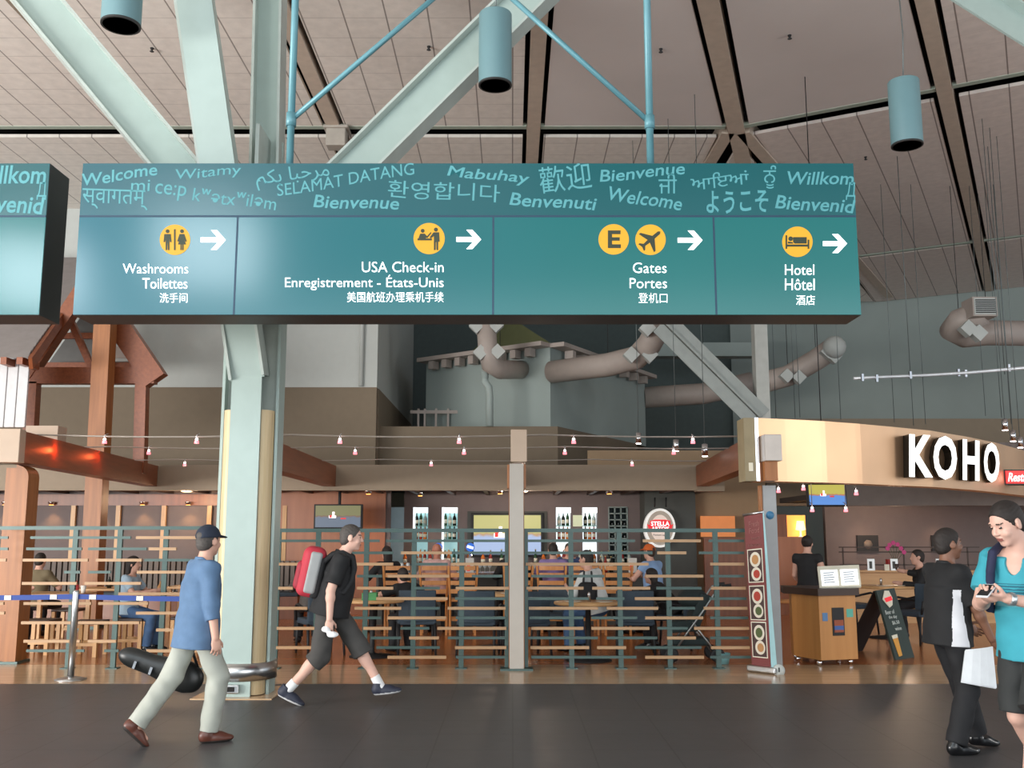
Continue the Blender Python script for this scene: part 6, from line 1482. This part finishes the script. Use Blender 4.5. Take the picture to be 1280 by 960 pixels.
# --- man in black polo with white side panel, standing with papers
g0 = atz(1197, 940, 0)
f = person('dark-haired man in black polo with white side panel, holding white papers', (g0.x, g0.y, 0), R90+.22, h=1.69,
    pelvis=(0, -.02, .905), lean=(0, .05, 1), head_pitch=.02, head_yaw=-.1, hand_r=(.20, .22, .85), hand_l=(-.20, .30, .94), elbow_r=(.45, -1, -.2), elbow_l=(-.4, -1, -.2),
    foot_r=(.10, -.08, .085), foot_l=(-.10, .26, .10), toe_l=(0, 1, -.1), girth=1.02, hdir_r=(0.05, .75, -.65), curl_r=.7, palm_r=(-.8, .2, .4))
f.body(M_skinb, lips=mat('lip_brown', (110, 66, 58), .5))
def side_white(X):
    q = (X-f.P)/f.k; x = q@f.R; y = q@f.F; z = q@f.U; return (x > .05) & (z > -.12) & (z < .33) & (np.abs(y+.045-.04*(.3-z)) < .022+.10*(.33-z)) & (x < .26)
f.shirt(M_tee, sleeve=.85, hem=-.10, e=.022, belly=.015, disp=(.005, 28), cuff_r=.062, extra=[(mat('polo_white_panel', (222, 222, 226), .8), side_white)]); f.trousers(M_blk, r_hem=.078, e=.022, knee_r=.075)
for q in 'rl': f.shoe(q, M_lea, M_lea)
f.collar(M_tee); f.hair(M_hd, 'short', grow=.010)
pc = wpt(f, f.wr+f.hd['r']*.12); pp = thing('paper_sheets', 'white paper sheets hanging from the right hand of the man in the black polo', 'paper', pc)
v0 = at(1202, 852, pc.y-.12); v1 = at(1246, 860, pc.y-.04); v2 = at(1241, 808, pc.y-.02); v3 = at(1207, 812, pc.y-.08)
for k in range(2):
    o = Vector((0, .012*k, -.008*k)); rows = [[a.lerp(b, u)+o+Vector((0, -.02*math.sin(u*math.pi), 0)) for u in (0, .25, .5, .75, 1)] for a, b in ((v3, v2), (v3.lerp(v0, .5), v2.lerp(v1, .5)), (v0, v1))]
    MB().sheet(rows, (0, .003, 0)).build('sheet', mat('paper_bright', (240, 242, 244), .6), pp)
# --- young man in cyan T-shirt looking at his phone
Yy = 6.2; q = at(1279, 700, Yy)
f = person('young man in cyan T-shirt and dark shorts looking down at a phone', (q.x, Yy, 0), math.radians(128), h=1.86,
    pelvis=(0, -.02, .91), lean=(0, .09, 1), head_yaw=-.36, head_pitch=-.40, hand_l=(-.07, .37, 1.16), hand_r=(.05, .36, 1.15), elbow_l=(-.7, -.6, -.8), elbow_r=(.7, -.6, -.8),
    foot_l=(-.09, .34, .10), foot_r=(.09, -.26, .16), toe_l=(0, 1, .05), toe_r=(0, .8, -.6), girth=.94, neck_fwd=.05,
    hdir_l=(.62, .6, .1), hdir_r=(-.55, .7, .1), palm_l=(.3, -.25, .9), palm_r=(-.3, -.25, .9), curl_l=.5, curl_r=.6)
f.body(M_skin2)
def stripes(X):
    q = (X-f.P)/f.k; z = q@f.U; y = q@f.F; x = q@f.R; return (z > .245) & (z < .33) & ((z*58) % 1 < .5) & (y > -.02) & (np.abs(x) < .17)
def stripes2(X):
    q = (X-f.P)/f.k; z = q@f.U; y = q@f.F; x = q@f.R; return (z > .20) & (z < .24) & (y > -.02) & (np.abs(x) < .17)
s_ = f.shirt(M_cyan, name='t_shirt', sleeve=.72, hem=-.10, e=.018, disp=(.006, 26), cuff_r=.066, h=.006, extra=[(M_str1, stripes), (M_str2, stripes2)], neck=-.02, vneck=.085)
f.trousers(mat('shorts_dark', (46, 48, 48), .8, var=.12), name='shorts', length=.95, r_hem=.10, e=.03, knee_r=.10, disp=(.006, 28)); f.hair(M_hd, 'short', grow=.010)
for q_ in 'rl': f.shoe(q_, M_snk, M_sole); f.sock(q_, M_sock)
d = f.wl-f.el_; d = d/np.linalg.norm(d); b = Sdf(); b.rc(f.wl-d*.045, f.wl-d*.012, .040, .039, k=.002, capa=True, capb=True); b.build('watch_strap', mat('watch_silver', (190, 196, 198), .3, .8), f.root, .006)
bk = thing('backpack', 'navy backpack straps over the cyan T-shirt of the young man', 'backpack', f.root.location, f.root.rotation_euler[2])
straps(f, bk, mat('strap_navy', (34, 38, 66), .8), .026, .024)
s = Sdf(); s.bx(f.P+f.U*.28*f.k-f.F*.27, (.15, .11, .23), np.array([f.R, f.F, f.U]), r=.07); s.build('pack', mat('pack_navy', (36, 40, 64), .8), bk, .01)
pm = (f.wl+f.wr)/2+f.hd['l']*.06+f.hd['r']*.06+A3(0, .01, .035); pt = thing('phone', 'phone held in both hands of the young man in cyan', 'phone', wpt(f, pm), f.root.rotation_euler[2])
Rp = Matrix.Rotation(-.5, 3, 'X'); MB().box((0, 0, .0), (.072, .14, .010), Rp).build('case', mat('phone_white', (226, 226, 228), .3), pt, local=True, bevel=.003); MB().box(Rp @ Vector((0, 0, .006)), (.064, .118, .002), Rp).build('screen', M_black, pt, local=True)
# ------------------------------------------------------------------ diners and staff (seen through the railing)
def diner(label, px, Y, rz, shirt, hair, hk='short', skin=M_skin, legs=M_blk, sleeve=1.9, h=1.7, seat=.46, shoes=True, cap_=None, hm=None, **kw):
    f = seated(label, (at(px, 740, Y).x, Y, 0), rz, h, seat, **kw)
    f.body(skin, False); f.shirt(shirt, sleeve=sleeve, h=.011, hem=-.06, e=.02, disp=(.005, 26)); f.trousers(legs, h=.011, e=.02, r_hem=.07)
    if shoes: f.shoe('l', M_lea, h=.01); f.shoe('r', M_lea, h=.01)
    if hair: f.hair(hair, hk, h=.009)
    if cap_: f.cap(cap_, .009)
    return f
M_plaid = mat('shirt_pink_plaid', (206, 166, 160), .8, var=.22, vscale=16)
diner('bald diner in pink plaid shirt sitting at the bar with back turned', 545, 16.62, 0, M_plaid, None, sleeve=1.5, lean=(0, .18, 1), skin=mat('skin_ruddy', (184, 120, 98), .55), seat=.58, h=1.72)
diner('diner in black jacket at the bar, mostly hidden behind the centre post', 642, 16.62, 0, M_tee, M_hd, lean=(0, .14, 1), seat=.58, h=1.72)
diner('dark-haired diner in purple shirt at the bar with back turned', 692, 16.62, 0, mat('shirt_purple', (132, 112, 160), .8), M_hd, sleeve=.8, lean=(0, .12, 1), seat=.58, h=1.72)
diner('dark-haired woman in black top with long hair at the bar left end', 487, 16.62, .6, M_tee, M_hd, 'long', lean=(0, .2, 1), h=1.62, seat=.58)
diner('diner in orange cap and pale blue vest at the bar right end', 818, 16.4, .75, mat('vest_pale_blue', (132, 164, 204), .8), M_hb, sleeve=.4, cap_=mat('cap_orange', (206, 98, 40), .8), lean=(0, .12, 1), h=1.72, seat=.56)
diner('bartender in dark blue standing low behind the bar counter', 711, 19.6, math.pi, mat('shirt_dark_blue', (52, 70, 110), .8), M_hd, seat=.56, h=1.7)
diner('white-shirted diner in blue jeans leaning at the round table', 748, 14.0, .95, mat('shirt_white', (204, 206, 204), .8), M_hd, sleeve=1.4, legs=M_jeans, lean=(-.12, .22, 1), head_roll=.0, h=1.76, seat=.5, hand_r=(.28, .30, .62))
diner('dark-haired person in black slumped beside the stroller', 842, 14.5, 1.2, M_tee, M_hd, 'long', lean=(0, .75, 1), h=1.55, seat=.42)
diner('diner in black bent over the left round table', 520, 13.95, .7, M_tee, M_hd, 'short', sleeve=.8, lean=(0, .75, 1), h=1.6, seat=.42)
diner('dark-haired diner sitting behind the red backpack', 392, 15.0, .4, M_hg, M_hd, lean=(0, .08, 1), h=1.75, seat=.48)
diner('dark-haired man in olive shirt with back turned at the far left table', 44, 15.9, -.15, mat('shirt_olive', (108, 96, 72), .8), M_hd, sleeve=.8, lean=(0, .1, 1), seat=.44)
f = diner('woman in pale blue shirt and jeans sitting sideways behind the railing', 160, 14.2, R90, mat('shirt_ice_blue', (158, 180, 196), .8), M_hd, 'long', legs=M_jeans, lean=(0, .06, 1), h=1.62, sleeve=.7, seat=.46)
diner('diner in pink shirt at the left picture edge', -4, 14.6, R90, mat('shirt_pink', (190, 130, 128), .8), M_hb, lean=(0, .1, 1), sleeve=.7)
diner('man in black with a hand at his face at the right round table', 1157, 16.0, 1.45, M_tee, M_hd, lean=(0, .12, 1), hand_r=(.03, .27, 1.03), h=1.72, seat=.48)
# waitress
q = at(1009, 700, 14.6); f = person('waitress in black dress with her hair tied up, behind the podium', (q.x, 14.6, 0), -.55, h=1.60, hand_r=(.24, .16, .95), hand_l=(-.18, .26, .95), elbow_r=(.4, -1, 0), girth=.88, foot_l=(-.08, -.06, .085), foot_r=(.07, .1, .085))
f.body(M_skin, False, .009); f.shirt(M_tee, name='dress', sleeve=.3, h=.009, hem=-.42, e=.012, flare=.0, disp=(.002, 20)); f.hair(M_hd, 'bun', h=.008); f.shoe('l', M_lea, h=.009); f.shoe('r', M_lea, h=.009); f.trousers(M_blk, h=.010, e=.01, r_hem=.05)
# backpack hanging on the chair of the white-shirted diner
q = at(735, 745, 13.75); t = thing('backpack', 'black backpack hanging from the wooden chair at the round table', 'backpack', (q.x, 13.8, .62)); s = Sdf(); s.bx((0, 0, .16), (.13, .09, .18), r=.07); s.build('pack', mat('pack_black2', (24, 24, 26), .8), t, .01); s = Sdf(); s.rc((-.06, -.02, .3), (-.05, -.05, .48), .016, .014); s.rc((.06, -.02, .3), (.05, -.05, .48), .016, .014); s.build('strap', M_black, t, .008)
